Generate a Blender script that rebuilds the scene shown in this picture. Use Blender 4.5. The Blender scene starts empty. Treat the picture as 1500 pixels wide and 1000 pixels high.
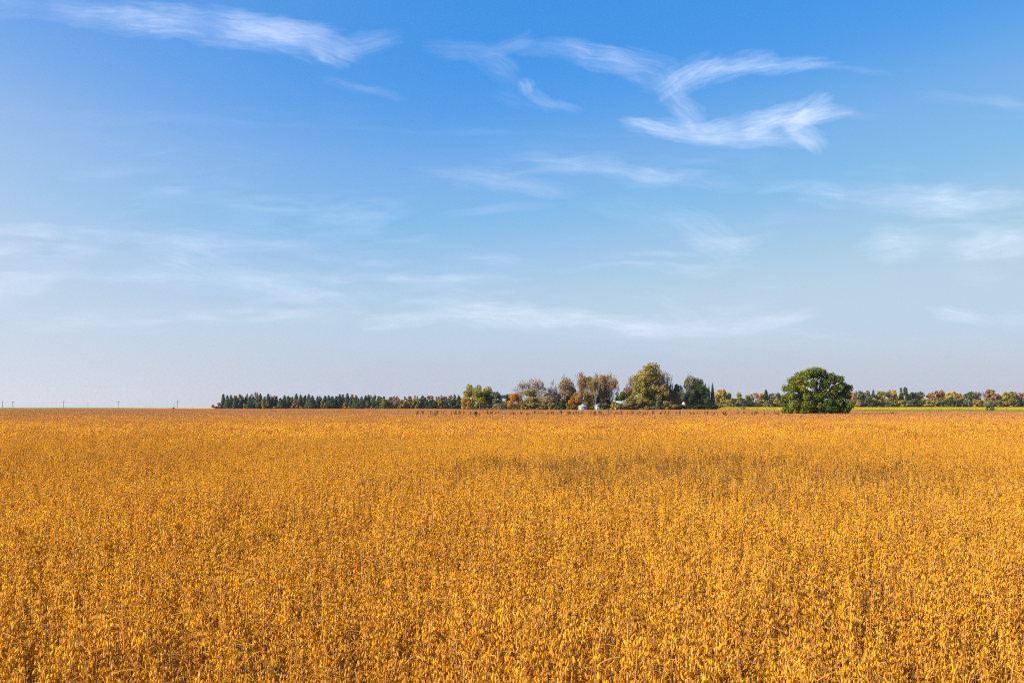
import bpy, math, numpy as np
from mathutils import Vector

PI = math.pi
C = bpy.context.scene.collection
F = 1458.0          # focal length in photo pixels (35 mm on a 36 mm wide sensor, 1500 px)
HY = 595.0          # eye level row in the photo
EYE = 2.6           # camera height above the soil
SUN_EL, SUN_AZ = 28.0, 110.0   # degrees; azimuth measured to the left of the view direction


def X_at(px, Y): return (px - 750.0) / F * Y
def Z_at(py, Y): return EYE - (py - HY) / F * Y


def sm(a, b, t):
    t = np.clip((np.asarray(t, float) - a) / (b - a), 0, 1)
    return t * t * (3 - 2 * t)


def ground_h(X, Y):
    X = np.asarray(X, float); Y = np.asarray(Y, float)
    h = sm(50, 110, X) * (0.55 * sm(300, 600, Y) + 0.35 * sm(600, 900, Y))
    wl = 1 - sm(-260, -120, X)
    h = h + wl * sm(650, 1250, Y) * (0.55 + 0.55 * (1 - sm(-640, -380, X)))
    return h - 14 * sm(1400, 2700, Y)


def gh(X, Y): return float(ground_h(X, Y))


# ------------------------------------------------------------------ mesh helpers
def mesh_of(name, V, polys, mats, mat_idx=None, smooth=False):
    """polys: list of (n,k) int arrays."""
    me = bpy.data.meshes.new(name)
    V = np.asarray(V, np.float32).reshape(-1, 3)
    polys = [np.asarray(p, np.int32) for p in polys if len(p)]
    loops = np.concatenate([p.ravel() for p in polys])
    tot = np.concatenate([np.full(len(p), p.shape[1], np.int32) for p in polys])
    start = np.concatenate([[0], np.cumsum(tot)[:-1]]).astype(np.int32)
    me.vertices.add(len(V)); me.vertices.foreach_set('co', V.ravel())
    me.loops.add(len(loops)); me.loops.foreach_set('vertex_index', loops)
    me.polygons.add(len(tot)); me.polygons.foreach_set('loop_start', start)
    me.polygons.foreach_set('loop_total', tot)
    for m in mats: me.materials.append(m)
    if mat_idx is not None: me.polygons.foreach_set('material_index', np.asarray(mat_idx, np.int32))
    if smooth: me.polygons.foreach_set('use_smooth', np.ones(len(tot), bool))
    me.update(calc_edges=True); me.validate()
    return me


class MB:
    """collects vertices and polygons of one mesh"""
    def __init__(s): s.V = []; s.n = 0; s.P = {3: [], 4: []}; s.M = {3: [], 4: []}; s.big = []
    def add(s, V, faces, m=0):
        V = np.asarray(V, float).reshape(-1, 3); faces = np.asarray(faces, int)
        s.V.append(V); k = faces.shape[1]
        s.P[k].append(faces + s.n); s.M[k].append(np.full(len(faces), m)); s.n += len(V)
    def tube(s, pts, rad, sides=6, m=0, cap=True):
        pts = np.asarray(pts, float); n = len(pts); rad = np.broadcast_to(rad, n)
        V = []
        for i in range(n):
            t = pts[min(i + 1, n - 1)] - pts[max(i - 1, 0)]
            t = t / (np.linalg.norm(t) + 1e-9)
            a = np.cross(t, [0.31, 0.95, 0.05]); a /= np.linalg.norm(a) + 1e-9
            b = np.cross(t, a)
            for k in range(sides):
                th = 2 * PI * k / sides
                V.append(pts[i] + rad[i] * (math.cos(th) * a + math.sin(th) * b))
        f = [[i * sides + k, i * sides + (k + 1) % sides, (i + 1) * sides + (k + 1) % sides, (i + 1) * sides + k]
             for i in range(n - 1) for k in range(sides)]
        s.add(V, f, m)
        if cap and sides == 4: s.add(V[-4:], [[0, 1, 2, 3]], m)
        elif cap:
            V2 = V[-sides:] + [pts[-1]]
            s.add(V2, [[k, (k + 1) % sides, sides] for k in range(sides)], m)
    def box(s, x0, x1, y0, y1, z0, z1, m=0):
        V = [(x, y, z) for x in (x0, x1) for y in (y0, y1) for z in (z0, z1)]
        s.add(V, [[0, 1, 3, 2], [4, 6, 7, 5], [0, 4, 5, 1], [2, 3, 7, 6], [0, 2, 6, 4], [1, 5, 7, 3]], m)
    def mesh(s, name, mats, smooth=False):
        polys, mi = [], []
        for k in (3, 4):
            if s.P[k]: polys.append(np.concatenate(s.P[k])); mi.append(np.concatenate(s.M[k]))
        return mesh_of(name, np.concatenate(s.V), polys, mats, np.concatenate(mi), smooth)


def link(name, me, parent=None, coll=None):
    o = bpy.data.objects.new(name, me); (coll or C).objects.link(o)
    if parent is not None: o.parent = parent
    return o


def tag(o, label=None, cat=None, group=None, kind=None):
    if label: o['label'] = label
    if cat: o['category'] = cat
    if group: o['group'] = group
    if kind: o['kind'] = kind
    return o


def empty(name, loc, rz=0.0, sc=(1, 1, 1)):
    o = bpy.data.objects.new(name, None); C.objects.link(o)
    o.empty_display_size = 0.3
    o.location = loc; o.rotation_euler = (0, 0, rz); o.scale = sc
    return o


# ------------------------------------------------------------------ materials
def new_mat(name):
    m = bpy.data.materials.new(name); m.use_nodes = True
    nt = m.node_tree; nt.nodes.clear()
    return m, nt, nt.nodes, nt.links


def ramp(N, stops, mode='LINEAR'):
    r = N.new('ShaderNodeValToRGB'); r.color_ramp.interpolation = mode
    e = r.color_ramp.elements
    while len(e) > len(stops): e.remove(e[-1])
    while len(e) < len(stops): e.new(0.5)
    for el, (p, c) in zip(e, stops): el.position = p; el.color = (*c, 1)
    return r


def leaf_mat(name, stops, trans=0.3, noise_scale=0.25, noise_amt=0.45, obj_amt=0.15):
    """foliage: colour per leaf clump, shifted by a slow world-space noise and by tree"""
    m, nt, N, L = new_mat(name)
    geo = N.new('ShaderNodeNewGeometry'); oi = N.new('ShaderNodeObjectInfo')
    nz = N.new('ShaderNodeTexNoise'); nz.inputs['Scale'].default_value = noise_scale; nz.inputs['Detail'].default_value = 2
    L.new(geo.outputs['Position'], nz.inputs['Vector'])
    a = N.new('ShaderNodeMath'); a.operation = 'MULTIPLY_ADD'
    L.new(nz.outputs['Fac'], a.inputs[0]); a.inputs[1].default_value = noise_amt * 2.2; a.inputs[2].default_value = -noise_amt * 1.1
    b = N.new('ShaderNodeMath'); b.operation = 'MULTIPLY_ADD'
    L.new(geo.outputs['Random Per Island'], b.inputs[0]); b.inputs[1].default_value = 0.7; L.new(a.outputs[0], b.inputs[2])
    c = N.new('ShaderNodeMath'); c.operation = 'MULTIPLY_ADD'
    L.new(oi.outputs['Random'], c.inputs[0]); c.inputs[1].default_value = obj_amt; L.new(b.outputs[0], c.inputs[2])
    d = N.new('ShaderNodeMath'); d.operation = 'ADD'; d.use_clamp = True
    L.new(c.outputs[0], d.inputs[0]); d.inputs[1].default_value = 0.15 - obj_amt / 2
    r = ramp(N, stops); L.new(d.outputs[0], r.inputs[0])
    df = N.new('ShaderNodeBsdfDiffuse'); tr = N.new('ShaderNodeBsdfTranslucent')
    L.new(r.outputs[0], df.inputs[0]); L.new(r.outputs[0], tr.inputs[0])
    mx = N.new('ShaderNodeMixShader'); mx.inputs[0].default_value = trans
    L.new(df.outputs[0], mx.inputs[1]); L.new(tr.outputs[0], mx.inputs[2])
    out = N.new('ShaderNodeOutputMaterial'); L.new(mx.outputs[0], out.inputs[0])
    return m


def noisy_mat(name, c1, c2, scale, rough=0.9, detail=4, metal=0.0, stretch=None, bump=0.0):
    m, nt, N, L = new_mat(name)
    tc = N.new('ShaderNodeTexCoord'); src = tc.outputs['Object']
    if stretch:
        mp = N.new('ShaderNodeMapping'); mp.inputs['Scale'].default_value = stretch
        L.new(src, mp.inputs[0]); src = mp.outputs[0]
    nz = N.new('ShaderNodeTexNoise'); nz.inputs['Scale'].default_value = scale; nz.inputs['Detail'].default_value = detail
    L.new(src, nz.inputs['Vector'])
    r = ramp(N, [(0.3, c1), (0.7, c2)]); L.new(nz.outputs['Fac'], r.inputs[0])
    p = N.new('ShaderNodeBsdfPrincipled'); L.new(r.outputs[0], p.inputs['Base Color'])
    p.inputs['Roughness'].default_value = rough; p.inputs['Metallic'].default_value = metal
    if bump:
        bp = N.new('ShaderNodeBump'); bp.inputs['Strength'].default_value = bump
        L.new(nz.outputs['Fac'], bp.inputs['Height']); L.new(bp.outputs[0], p.inputs['Normal'])
    out = N.new('ShaderNodeOutputMaterial'); L.new(p.outputs[0], out.inputs[0])
    return m


def crop_mat(name, stops, trans=0.42, shift=0.0):
    """ripe soybean pods: colour per pod and per plant, drier and redder patches of the field"""
    m, nt, N, L = new_mat(name)
    geo = N.new('ShaderNodeNewGeometry'); oi = N.new('ShaderNodeObjectInfo')
    nz = N.new('ShaderNodeTexNoise'); nz.inputs['Scale'].default_value = 0.09; nz.inputs['Detail'].default_value = 4
    mp = N.new('ShaderNodeMapping'); mp.inputs['Scale'].default_value = (1.0, 0.45, 0.0)
    L.new(geo.outputs['Position'], mp.inputs[0]); L.new(mp.outputs[0], nz.inputs['Vector'])
    s = N.new('ShaderNodeMath'); s.operation = 'MULTIPLY_ADD'
    L.new(oi.outputs['Random'], s.inputs[0]); s.inputs[1].default_value = 0.34; s.inputs[2].default_value = -0.12
    t = N.new('ShaderNodeMath'); t.operation = 'MULTIPLY_ADD'
    L.new(geo.outputs['Random Per Island'], t.inputs[0]); t.inputs[1].default_value = 0.75; L.new(s.outputs[0], t.inputs[2])
    u = N.new('ShaderNodeMath'); u.operation = 'MULTIPLY_ADD'; u.use_clamp = True
    L.new(nz.outputs['Fac'], u.inputs[0]); u.inputs[1].default_value = 0.5
    v = N.new('ShaderNodeMath'); v.operation = 'ADD'; L.new(t.outputs[0], v.inputs[0]); v.inputs[1].default_value = -0.12 + shift
    L.new(v.outputs[0], u.inputs[2])
    r0 = ramp(N, stops); L.new(u.outputs[0], r0.inputs[0])
    # the far end of the field turns redder tan, partly painted occlusion shade
    sx = N.new('ShaderNodeSeparateXYZ'); L.new(geo.outputs['Position'], sx.inputs[0])
    mr = N.new('ShaderNodeMapRange'); mr.interpolation_type = 'SMOOTHSTEP'
    for k, v_ in enumerate((30.0, 230.0, 0.0, 0.84)): mr.inputs[1 + k].default_value = v_
    L.new(sx.outputs[1], mr.inputs[0])
    r = N.new('ShaderNodeMix'); r.data_type = 'RGBA'; L.new(mr.outputs[0], r.inputs[0])
    L.new(r0.outputs[0], r.inputs[6]); r.inputs[7].default_value = (0.46, 0.205, 0.085, 1)
    df = N.new('ShaderNodeBsdfDiffuse'); tr = N.new('ShaderNodeBsdfTranslucent')
    L.new(r.outputs[2], df.inputs[0]); L.new(r.outputs[2], tr.inputs[0])
    mx = N.new('ShaderNodeMixShader'); mx.inputs[0].default_value = trans
    L.new(df.outputs[0], mx.inputs[1]); L.new(tr.outputs[0], mx.inputs[2])
    out = N.new('ShaderNodeOutputMaterial'); L.new(mx.outputs[0], out.inputs[0])
    return m


RIPE = [(0.0, (0.18, 0.064, 0.032)), (0.28, (0.48, 0.200, 0.060)), (0.54, (0.83, 0.390, 0.040)), (0.75, (0.98, 0.520, 0.018)), (1.0, (0.98, 0.63, 0.060))]
POD = crop_mat('soybean_pods', RIPE, .36, .11)  # same ramp painted lighter to offset the self-shading of the near plants
POD_FAR = crop_mat('soybean_pods_painted_shade', RIPE, .32, -.07)  # same ramp painted darker, for the self-shade the flat-blade tiles lack
POD_DARK = crop_mat('soybean_pods_dry', [(0.0, (0.09, 0.040, 0.022)), (0.4, (0.24, 0.105, 0.042)), (0.75, (0.44, 0.20, 0.05)), (1.0, (0.70, 0.36, 0.06))])
STEM = crop_mat('soybean_stems', [(0.0, (0.28, 0.13, 0.05)), (0.5, (0.60, 0.31, 0.07)), (1.0, (0.84, 0.52, 0.12))], 0.1)
SOIL = noisy_mat('soil_and_litter', (0.07, 0.038, 0.016), (0.20, 0.11, 0.04), 1.2, 1.0, 6)
MEADOW = noisy_mat('rough_meadow', (0.11, 0.12, 0.035), (0.26, 0.20, 0.07), 0.08, 1.0, 6)
BARK = noisy_mat('bark', (0.06, 0.045, 0.035), (0.16, 0.125, 0.10), 3.0, 0.95, 5, stretch=(1, 1, 0.25))
BARK_PALE = noisy_mat('pale_bark', (0.24, 0.20, 0.165), (0.46, 0.41, 0.345), 2.0, 0.9, 4, stretch=(1, 1, 0.3))
TWIG = noisy_mat('twigs', (0.16, 0.11, 0.10), (0.34, 0.25, 0.22), 0.8, 0.95, 2)
TWIG_PALE = noisy_mat('grey_twigs', (0.26, 0.21, 0.18), (0.46, 0.38, 0.32), 0.8, 0.95, 2)

G_DARK = leaf_mat('leaf_dark_green', [(0, (0.016, 0.034, 0.018)), (0.5, (0.040, 0.072, 0.026)), (1, (0.09, 0.125, 0.032))], 0.2)
G_SPRUCE = leaf_mat('spruce_needles', [(0, (0.030, 0.062, 0.052)), (0.5, (0.075, 0.128, 0.092)), (1, (0.15, 0.20, 0.11))], 0.12)
G_MID = leaf_mat('leaf_green', [(0, (0.03, 0.06, 0.018)), (0.5, (0.075, 0.125, 0.025)), (1, (0.17, 0.21, 0.035))], 0.3)
G_GREY = leaf_mat('leaf_grey_green', [(0, (0.06, 0.075, 0.045)), (0.5, (0.13, 0.145, 0.075)), (1, (0.26, 0.25, 0.12))], 0.25)
G_OAK = leaf_mat('oak_leaves', [(0, (0.026, 0.055, 0.018)), (0.40, (0.085, 0.130, 0.023)), (0.68, (0.20, 0.225, 0.030)), (0.90, (0.38, 0.33, 0.035)), (1, (0.46, 0.34, 0.04))], 0.34, 0.25, 0.62, 0.0)
G_YG = leaf_mat('leaf_yellow_green', [(0, (0.06, 0.085, 0.018)), (0.4, (0.20, 0.21, 0.03)), (0.75, (0.46, 0.36, 0.035)), (1, (0.62, 0.43, 0.05))], 0.32)
G_YEL = leaf_mat('leaf_yellow', [(0, (0.18, 0.135, 0.025)), (0.4, (0.46, 0.31, 0.032)), (1, (0.70, 0.46, 0.06))], 0.35)
G_OLIVE = leaf_mat('leaf_olive', [(0, (0.10, 0.092, 0.034)), (0.45, (0.27, 0.215, 0.06)), (1, (0.50, 0.37, 0.10))], 0.3)
G_ORANGE = leaf_mat('leaf_orange', [(0, (0.20, 0.09, 0.02)), (0.5, (0.52, 0.23, 0.03)), (1, (0.70, 0.38, 0.05))], 0.33)
G_RUST = leaf_mat('leaf_rust', [(0, (0.15, 0.09, 0.05)), (0.5, (0.34, 0.20, 0.095)), (1, (0.50, 0.32, 0.15))], 0.28)
G_PINK = leaf_mat('leaf_faded_pinkish', [(0, (0.18, 0.11, 0.085)), (0.5, (0.33, 0.21, 0.15)), (1, (0.48, 0.32, 0.20))], 0.25)
G_WEED = leaf_mat('weed_leaves', [(0, (0.045, 0.045, 0.014)), (0.5, (0.11, 0.095, 0.025)), (1, (0.22, 0.15, 0.04))], 0.25)
GRASS = leaf_mat('grass_blades', [(0, (0.10, 0.15, 0.025)), (0.5, (0.22, 0.26, 0.035)), (1, (0.42, 0.36, 0.06))], 0.3, 0.03, 0.5, 0.3)
YCROP = leaf_mat('yellowing_crop', [(0, (0.26, 0.235, 0.035)), (0.5, (0.50, 0.365, 0.035)), (1, (0.70, 0.45, 0.05))], 0.3, 0.015, 0.6, 0.3)

# ------------------------------------------------------------------ camera
cam = bpy.data.cameras.new('camera'); co = bpy.data.objects.new('camera', cam); C.objects.link(co)
cam.sensor_width = 36.0; cam.lens = 35.0; cam.clip_start = 0.2; cam.clip_end = 500000
co.location = (0, 0, EYE); co.rotation_euler = (PI / 2, 0, 0)
cam.shift_y = (HY - 500.0) / 1500.0
cam.dof.use_dof = True; cam.dof.focus_distance = 38.0; cam.dof.aperture_fstop = 4.5
bpy.context.scene.camera = co

# ------------------------------------------------------------------ sun and sky
sd = bpy.data.lights.new('sun', 'SUN'); so = bpy.data.objects.new('sun', sd); C.objects.link(so)
sd.energy = 4.9; sd.angle = math.radians(0.53); sd.color = (1.0, 0.90, 0.74)
el, az = math.radians(SUN_EL), math.radians(SUN_AZ)
sun_dir = Vector((-math.sin(az) * math.cos(el), math.cos(az) * math.cos(el), math.sin(el)))
so.rotation_euler = sun_dir.to_track_quat('Z', 'Y').to_euler()
so.location = (-40, 0, 60)

W = bpy.data.worlds.new('World'); bpy.context.scene.world = W; W.use_nodes = True
nt = W.node_tree; N = nt.nodes; L = nt.links; N.clear()
SKY_STRENGTH, EXPOSURE = 0.10, 0.95


def build_world():
    sky = N.new('ShaderNodeTexSky'); sky.sky_type = 'NISHITA'; sky.sun_disc = False
    sky.sun_elevation = el; sky.sun_rotation = -az
    sky.altitude = 200; sky.air_density = SKY_AIR; sky.dust_density = SKY_DUST; sky.ozone_density = SKY_OZONE
    # colour grade of the clear sky: the photograph's film-like deep blue overhead and lilac haze at the horizon
    lin = lambda v: (v / 255 / 12.92) if v < 10.3 else ((v / 255 + .055) / 1.055) ** 2.4
    sc_ = N.new('ShaderNodeVectorMath'); sc_.operation = 'SCALE'; sc_.inputs['Scale'].default_value = 0.10
    L.new(sky.outputs[0], sc_.inputs[0])
    cv = N.new('ShaderNodeRGBCurve'); mp = cv.mapping; mp.use_clip = False
    for c, pts in enumerate(SKY_CURVES):
        cu = mp.curves[c]
        pts = [(0, 0)] + [(lin(a), lin(b)) for a, b in pts] + [(1.0, 0.95)]
        while len(cu.points) < len(pts): cu.points.new(0.5, 0.5)
        for p_, (a, b) in zip(cu.points, pts): p_.location = (a, b); p_.handle_type = 'AUTO_CLAMPED'
    mp.update()
    L.new(sc_.outputs[0], cv.inputs['Color'])
    tint = N.new('ShaderNodeVectorMath'); tint.operation = 'SCALE'; tint.inputs['Scale'].default_value = 1.0 / (SKY_STRENGTH * 2 ** EXPOSURE)
    L.new(cv.outputs[0], tint.inputs[0])
    # dusty air along the horizon, brighter towards the sun
    tc = N.new('ShaderNodeTexCoord'); sp_ = N.new('ShaderNodeSeparateXYZ'); L.new(tc.outputs['Generated'], sp_.inputs[0])
    def rng_(src, a, b, lo, hi):
        r = N.new('ShaderNodeMapRange'); r.interpolation_type = 'SMOOTHSTEP'
        for k, v_ in enumerate((a, b, lo, hi)): r.inputs[1 + k].default_value = v_
        L.new(src, r.inputs[0]); return r.outputs[0]
    low = rng_(sp_.outputs[2], 0.092, 0.0, 0.0, 0.90)
    dt = N.new('ShaderNodeVectorMath'); dt.operation = 'DOT_PRODUCT'; L.new(tc.outputs['Generated'], dt.inputs[0]); dt.inputs[1].default_value = sun_dir
    glow = rng_(dt.outputs['Value'], -0.32, 0.36, 0.0, 1.0)
    hz_ = N.new('ShaderNodeMix'); hz_.data_type = 'RGBA'; L.new(glow, hz_.inputs[0])
    hz_.inputs[6].default_value = (*[lin(v_) / (SKY_STRENGTH * 2 ** EXPOSURE) for v_ in (189, 194, 209)], 1)
    hz_.inputs[7].default_value = (*[lin(v_) / (SKY_STRENGTH * 2 ** EXPOSURE) for v_ in (223, 221, 228)], 1)
    mx_ = N.new('ShaderNodeMix'); mx_.data_type = 'RGBA'; L.new(low, mx_.inputs[0])
    L.new(tint.outputs[0], mx_.inputs[6]); L.new(hz_.outputs[2], mx_.inputs[7])
    # the brighter side of the sky, towards the sun
    glow2 = rng_(dt.outputs['Value'], -0.14, 0.46, 0.0, 0.68)
    hi_ = rng_(sp_.outputs[2], 0.36, 0.10, 0.25, 1.0)
    gm = N.new('ShaderNodeMath'); gm.operation = 'MULTIPLY'; L.new(glow2, gm.inputs[0]); L.new(hi_, gm.inputs[1])
    mx2 = N.new('ShaderNodeMix'); mx2.data_type = 'RGBA'; L.new(gm.outputs[0], mx2.inputs[0]); L.new(mx_.outputs[2], mx2.inputs[6])
    mx2.inputs[7].default_value = (*[lin(v_) / (SKY_STRENGTH * 2 ** EXPOSURE) for v_ in (214, 223, 238)], 1); mx_ = mx2
    bg = N.new('ShaderNodeBackground'); bg.inputs['Strength'].default_value = SKY_STRENGTH
    L.new(mx_.outputs[2], bg.inputs[0])
    out = N.new('ShaderNodeOutputWorld'); L.new(bg.outputs[0], out.inputs[0])


SKY_AIR, SKY_DUST, SKY_OZONE = 0.6, 0.6, 6.0
SKY_CURVES = [
    [(64, 67), (68, 74), (80, 124), (86, 133), (92, 153), (98, 166), (115, 188), (128, 190), (141, 196), (164, 214)],
    [(93, 148), (98, 152), (113, 177), (128, 194), (150, 210), (166, 212), (185, 216)],
    [(139, 229), (165, 234), (186, 233), (195, 231), (215, 232)],
]
build_world()

# ------------------------------------------------------------------ cirrus layer nine kilometres up
def value_noise(x, y, scale, seed):
    R = np.random.default_rng(seed); T = R.uniform(0, 1, (256, 256))
    a = x / scale + 1000; b = y / scale + 1000
    i = np.floor(a).astype(int); j = np.floor(b).astype(int); fx = a - i; fy = b - j
    fx = fx * fx * (3 - 2 * fx); fy = fy * fy * (3 - 2 * fy); g = lambda p, q: T[p % 256, q % 256]
    return (g(i, j) * (1 - fx) + g(i + 1, j) * fx) * (1 - fy) + (g(i, j + 1) * (1 - fx) + g(i + 1, j + 1) * fx) * fy


def fbm(x, y, scale, seed, octaves=4, gain=.55):
    t, a, n = 0.0, 1.0, 0.0
    for o in range(octaves):
        t = t + a * value_noise(x + 37.7 * o, y - 11.3 * o, scale / 2 ** o, seed + o); n += a; a *= gain
    return t / n


# cirrus strokes: centre px, py, half length, half width (photo pixels), tilt (deg, + = rising to the right), density
STROKES = [
    # band across the upper left corner
    (70, 12, 130, 16, -6, .40), (190, 28, 130, 20, -6, .55), (300, 38, 130, 22, -6, .60), (390, 48, 110, 22, -8, .60),
    (455, 62, 75, 20, -16, .75), (440, 44, 70, 12, -3, .45), (490, 78, 38, 13, -22, .55), (545, 62, 55, 13, 12, .42),
    # faint veils
    (530, 128, 60, 7, -12, .32), (640, 190, 330, 4, -2, .13), (100, 170, 300, 8, -2, .08),
    # middle band
    (670, 74, 55, 13, -4, .42), (712, 88, 45, 16, -38, .42), (745, 66, 50, 12, 18, .30), (800, 72, 65, 13, -3, .52),
    (875, 82, 90, 16, -10, .58), (945, 102, 55, 24, -20, .50), (735, 105, 40, 14, -48, .25),
    # upper hook
    (1010, 112, 52, 22, 32, .62), (1060, 100, 75, 14, 10, .60), (1140, 99, 95, 9, 2, .58), (1230, 104, 80, 5, -3, .22),
    (985, 125, 30, 26, -60, .35),
    # small comma
    (769, 130, 12, 9, -70, .65), (787, 145, 32, 9, -35, .75), (815, 156, 40, 6, -12, .35), (755, 148, 40, 10, -20, .2),
    # lower bird
    (935, 186, 40, 9, -10, .85), (990, 194, 70, 12, -9, .80), (1005, 165, 40, 18, -48, .65), (1060, 200, 90, 14, -4, .55),
    (1085, 186, 70, 14, 12, .70), (1150, 178, 70, 18, 12, .95), (1190, 166, 40, 16, 28, .95), (1205, 172, 60, 9, 5, .75),
    (1182, 200, 40, 14, -38, .65), (1140, 206, 80, 10, -8, .45), (1250, 174, 60, 5, 3, .22),
    # right edge
    (1400, 143, 70, 8, -8, .22), (1470, 152, 60, 8, -8, .40),
    (1330, 296, 140, 18, -2, .45), (1390, 298, 90, 20, 6, .42), (1270, 290, 110, 10, -4, .25), (1480, 290, 60, 12, 4, .3),
    (1310, 358, 50, 22, 6, .42), (1370, 352, 90, 20, -4, .30), (1450, 358, 80, 18, 10, .42), (1430, 400, 40, 14, 0, .14),
    # middle veils
    (900, 248, 110, 12, -5, .40), (1010, 262, 90, 12, -6, .25), (720, 262, 90, 16, -8, .24), (790, 275, 90, 10, -8, .20), (740, 308, 90, 6, 6, .22),
    (1040, 345, 60, 22, -30, .20), (980, 320, 120, 18, -10, .12),
    # low bands
    (90, 340, 180, 9, -4, .30), (300, 352, 200, 9, -2, .24), (330, 395, 130, 20, -16, .38), (420, 425, 120, 14, -14, .30),
    (120, 405, 220, 7, -1, .28), (600, 408, 200, 5, -1, .32), (720, 382, 70, 8, -4, .26), (350, 412, 200, 20, -5, .18),
    (610, 470, 80, 12, 3, .50), (690, 458, 60, 20, -15, .30), (740, 468, 80, 16, -4, .42), (830, 466, 110, 10, 0, .5), (940, 472, 130, 13, 0, .5),
    (1060, 476, 110, 14, 4, .42), (1010, 458, 40, 10, -30, .22), (1140, 468, 60, 10, 10, .25), (980, 488, 240, 16, -2, .25),
    (1410, 462, 40, 8, -4, .35), (1480, 466, 40, 10, 6, .3), (1350, 510, 220, 18, 0, .14), (350, 462, 260, 10, -1, .14), (120, 470, 120, 9, 4, .12),
]


def clouds():
    ax = np.arange(-80, 1581, 1.7); ay = np.concatenate([np.arange(-30, 230, 1.2), np.arange(230, 535, 1.5)])
    X, Y = np.meshgrid(ax, ay)
    wx = X + 30 * (fbm(X, Y * 1.6, 150, 3) - .5) + 16 * (fbm(X * .6, Y * 1.8, 34, 13) - .5)
    wy = Y + 18 * (fbm(X, Y * 1.6, 150, 23) - .5) + 11 * (fbm(X * .5, Y * 1.8, 34, 33) - .5)
    clear = np.ones_like(X)
    for k, (px, py, hl, hw, ang, d) in enumerate(STROKES):
        th = math.radians(ang); c, s_ = math.cos(th), math.sin(th)
        dx, dy = wx - px, wy - py
        a = dx * c - dy * s_; b = dx * s_ + dy * c          # along and across the stroke (rows grow downwards)
        e = (a / (hl * 1.35)) ** 2 + (b / (hw * 1.75)) ** 2
        m = e < 1
        if not m.any(): continue
        am, bm, em = a[m], b[m], e[m]
        bw = bm + 7 * (fbm(am * .5, bm, 40, 700 + k, 3) - .5)
        fib = fbm(am * .06, bw + .06 * am, 3.2, 100 + k, 4, .7) * .55 + fbm(am * .10, bw - .12 * am, 9.0, 300 + k, 4, .6) * .45
        patch = sm(.25, .8, fbm(am, bm * 1.4, 70, 500 + k, 4, .6))
        n_ = sm(.15, .85, fib) * .6 + patch * .4
        prof = (1 - em) ** 1.1
        val = np.clip(prof * 1.25 - (1 - n_) * .85, 0, 1) ** .9
        clear[m] *= 1 - np.clip(d * (.72 if py < 220 else .95) * (val * (.13 + .22 * sm(.25, .8, fib)) * (.60 + .6 * patch) + prof ** 2 * .03), 0, .9)
    dens = 1 - clear
    veil = sm(.50, .85, fbm(wx * .35, wy * 1.9 + wx * .1, 90, 71, 5)) * sm(.25, .8, fbm(wx * .15, wy, 9, 81, 3)) * .11 * sm(120, 330, Y)
    dens = 1 - (1 - dens) * (1 - veil)
    edge_f = sm(535, 470, Y) if False else 1 - sm(480, 533, Y)
    dens = dens * edge_f
    v = (HY - Y) / F; u = (X - 750) / F
    alt = 9000 + 900 * (fbm(X, Y, 420, 91, 2) - .5)
    Yw = alt / v; V = np.stack([u * Yw, Yw, alt], -1).reshape(-1, 3)
    nx, ny = len(ax), len(ay)
    i = (np.arange(ny - 1)[:, None] * nx + np.arange(nx - 1)[None]).ravel()
    D = dens.ravel(); f = np.stack([i, i + 1, i + nx + 1, i + nx], 1)
    f = f[D[f].max(1) > .004]
    used = np.zeros(len(V), bool); used[f.ravel()] = True; remap = np.cumsum(used) - 1
    me = bpy.data.meshes.new('cirrus')
    V = V[used]; f = remap[f].astype(np.int32); D = D[used]
    me.vertices.add(len(V)); me.vertices.foreach_set('co', V.astype(np.float32).ravel())
    me.loops.add(f.size); me.loops.foreach_set('vertex_index', f.ravel())
    me.polygons.add(len(f)); me.polygons.foreach_set('loop_start', np.arange(0, f.size, 4, dtype=np.int32)); me.polygons.foreach_set('loop_total', np.full(len(f), 4, np.int32))
    me.polygons.foreach_set('use_smooth', np.ones(len(f), bool))
    at = me.attributes.new('thickness', 'FLOAT', 'POINT'); at.data.foreach_set('value', D.astype(np.float32))
    me.update(calc_edges=True)
    m, nt, N, L = new_mat('ice_cloud')
    a_ = N.new('ShaderNodeAttribute'); a_.attribute_name = 'thickness'
    tr = N.new('ShaderNodeBsdfTranslucent'); tr.inputs[0].default_value = CLOUD_COL
    tp = N.new('ShaderNodeBsdfTransparent'); mx = N.new('ShaderNodeMixShader')
    L.new(a_.outputs['Fac'], mx.inputs[0]); L.new(tp.outputs[0], mx.inputs[1]); L.new(tr.outputs[0], mx.inputs[2])
    out = N.new('ShaderNodeOutputMaterial'); L.new(mx.outputs[0], out.inputs[0])
    me.materials.append(m)
    tag(link('cirrus_clouds', me), kind='structure')


CLOUD_COL = (0.86, 0.86, 0.88, 1)
clouds()

# ------------------------------------------------------------------ ground
def sheet(name, xs, ys, mat, dz=0.0, kind='structure'):
    X, Y = np.meshgrid(xs, ys)
    V = np.stack([X, Y, ground_h(X, Y) + dz], -1).reshape(-1, 3)
    nx, ny = len(xs), len(ys)
    i = (np.arange(ny - 1)[:, None] * nx + np.arange(nx - 1)[None]).ravel()
    me = mesh_of(name, V, [np.stack([i, i + 1, i + nx + 1, i + nx], 1)], [mat], smooth=True)
    return tag(link(name, me), kind=kind)


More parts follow.
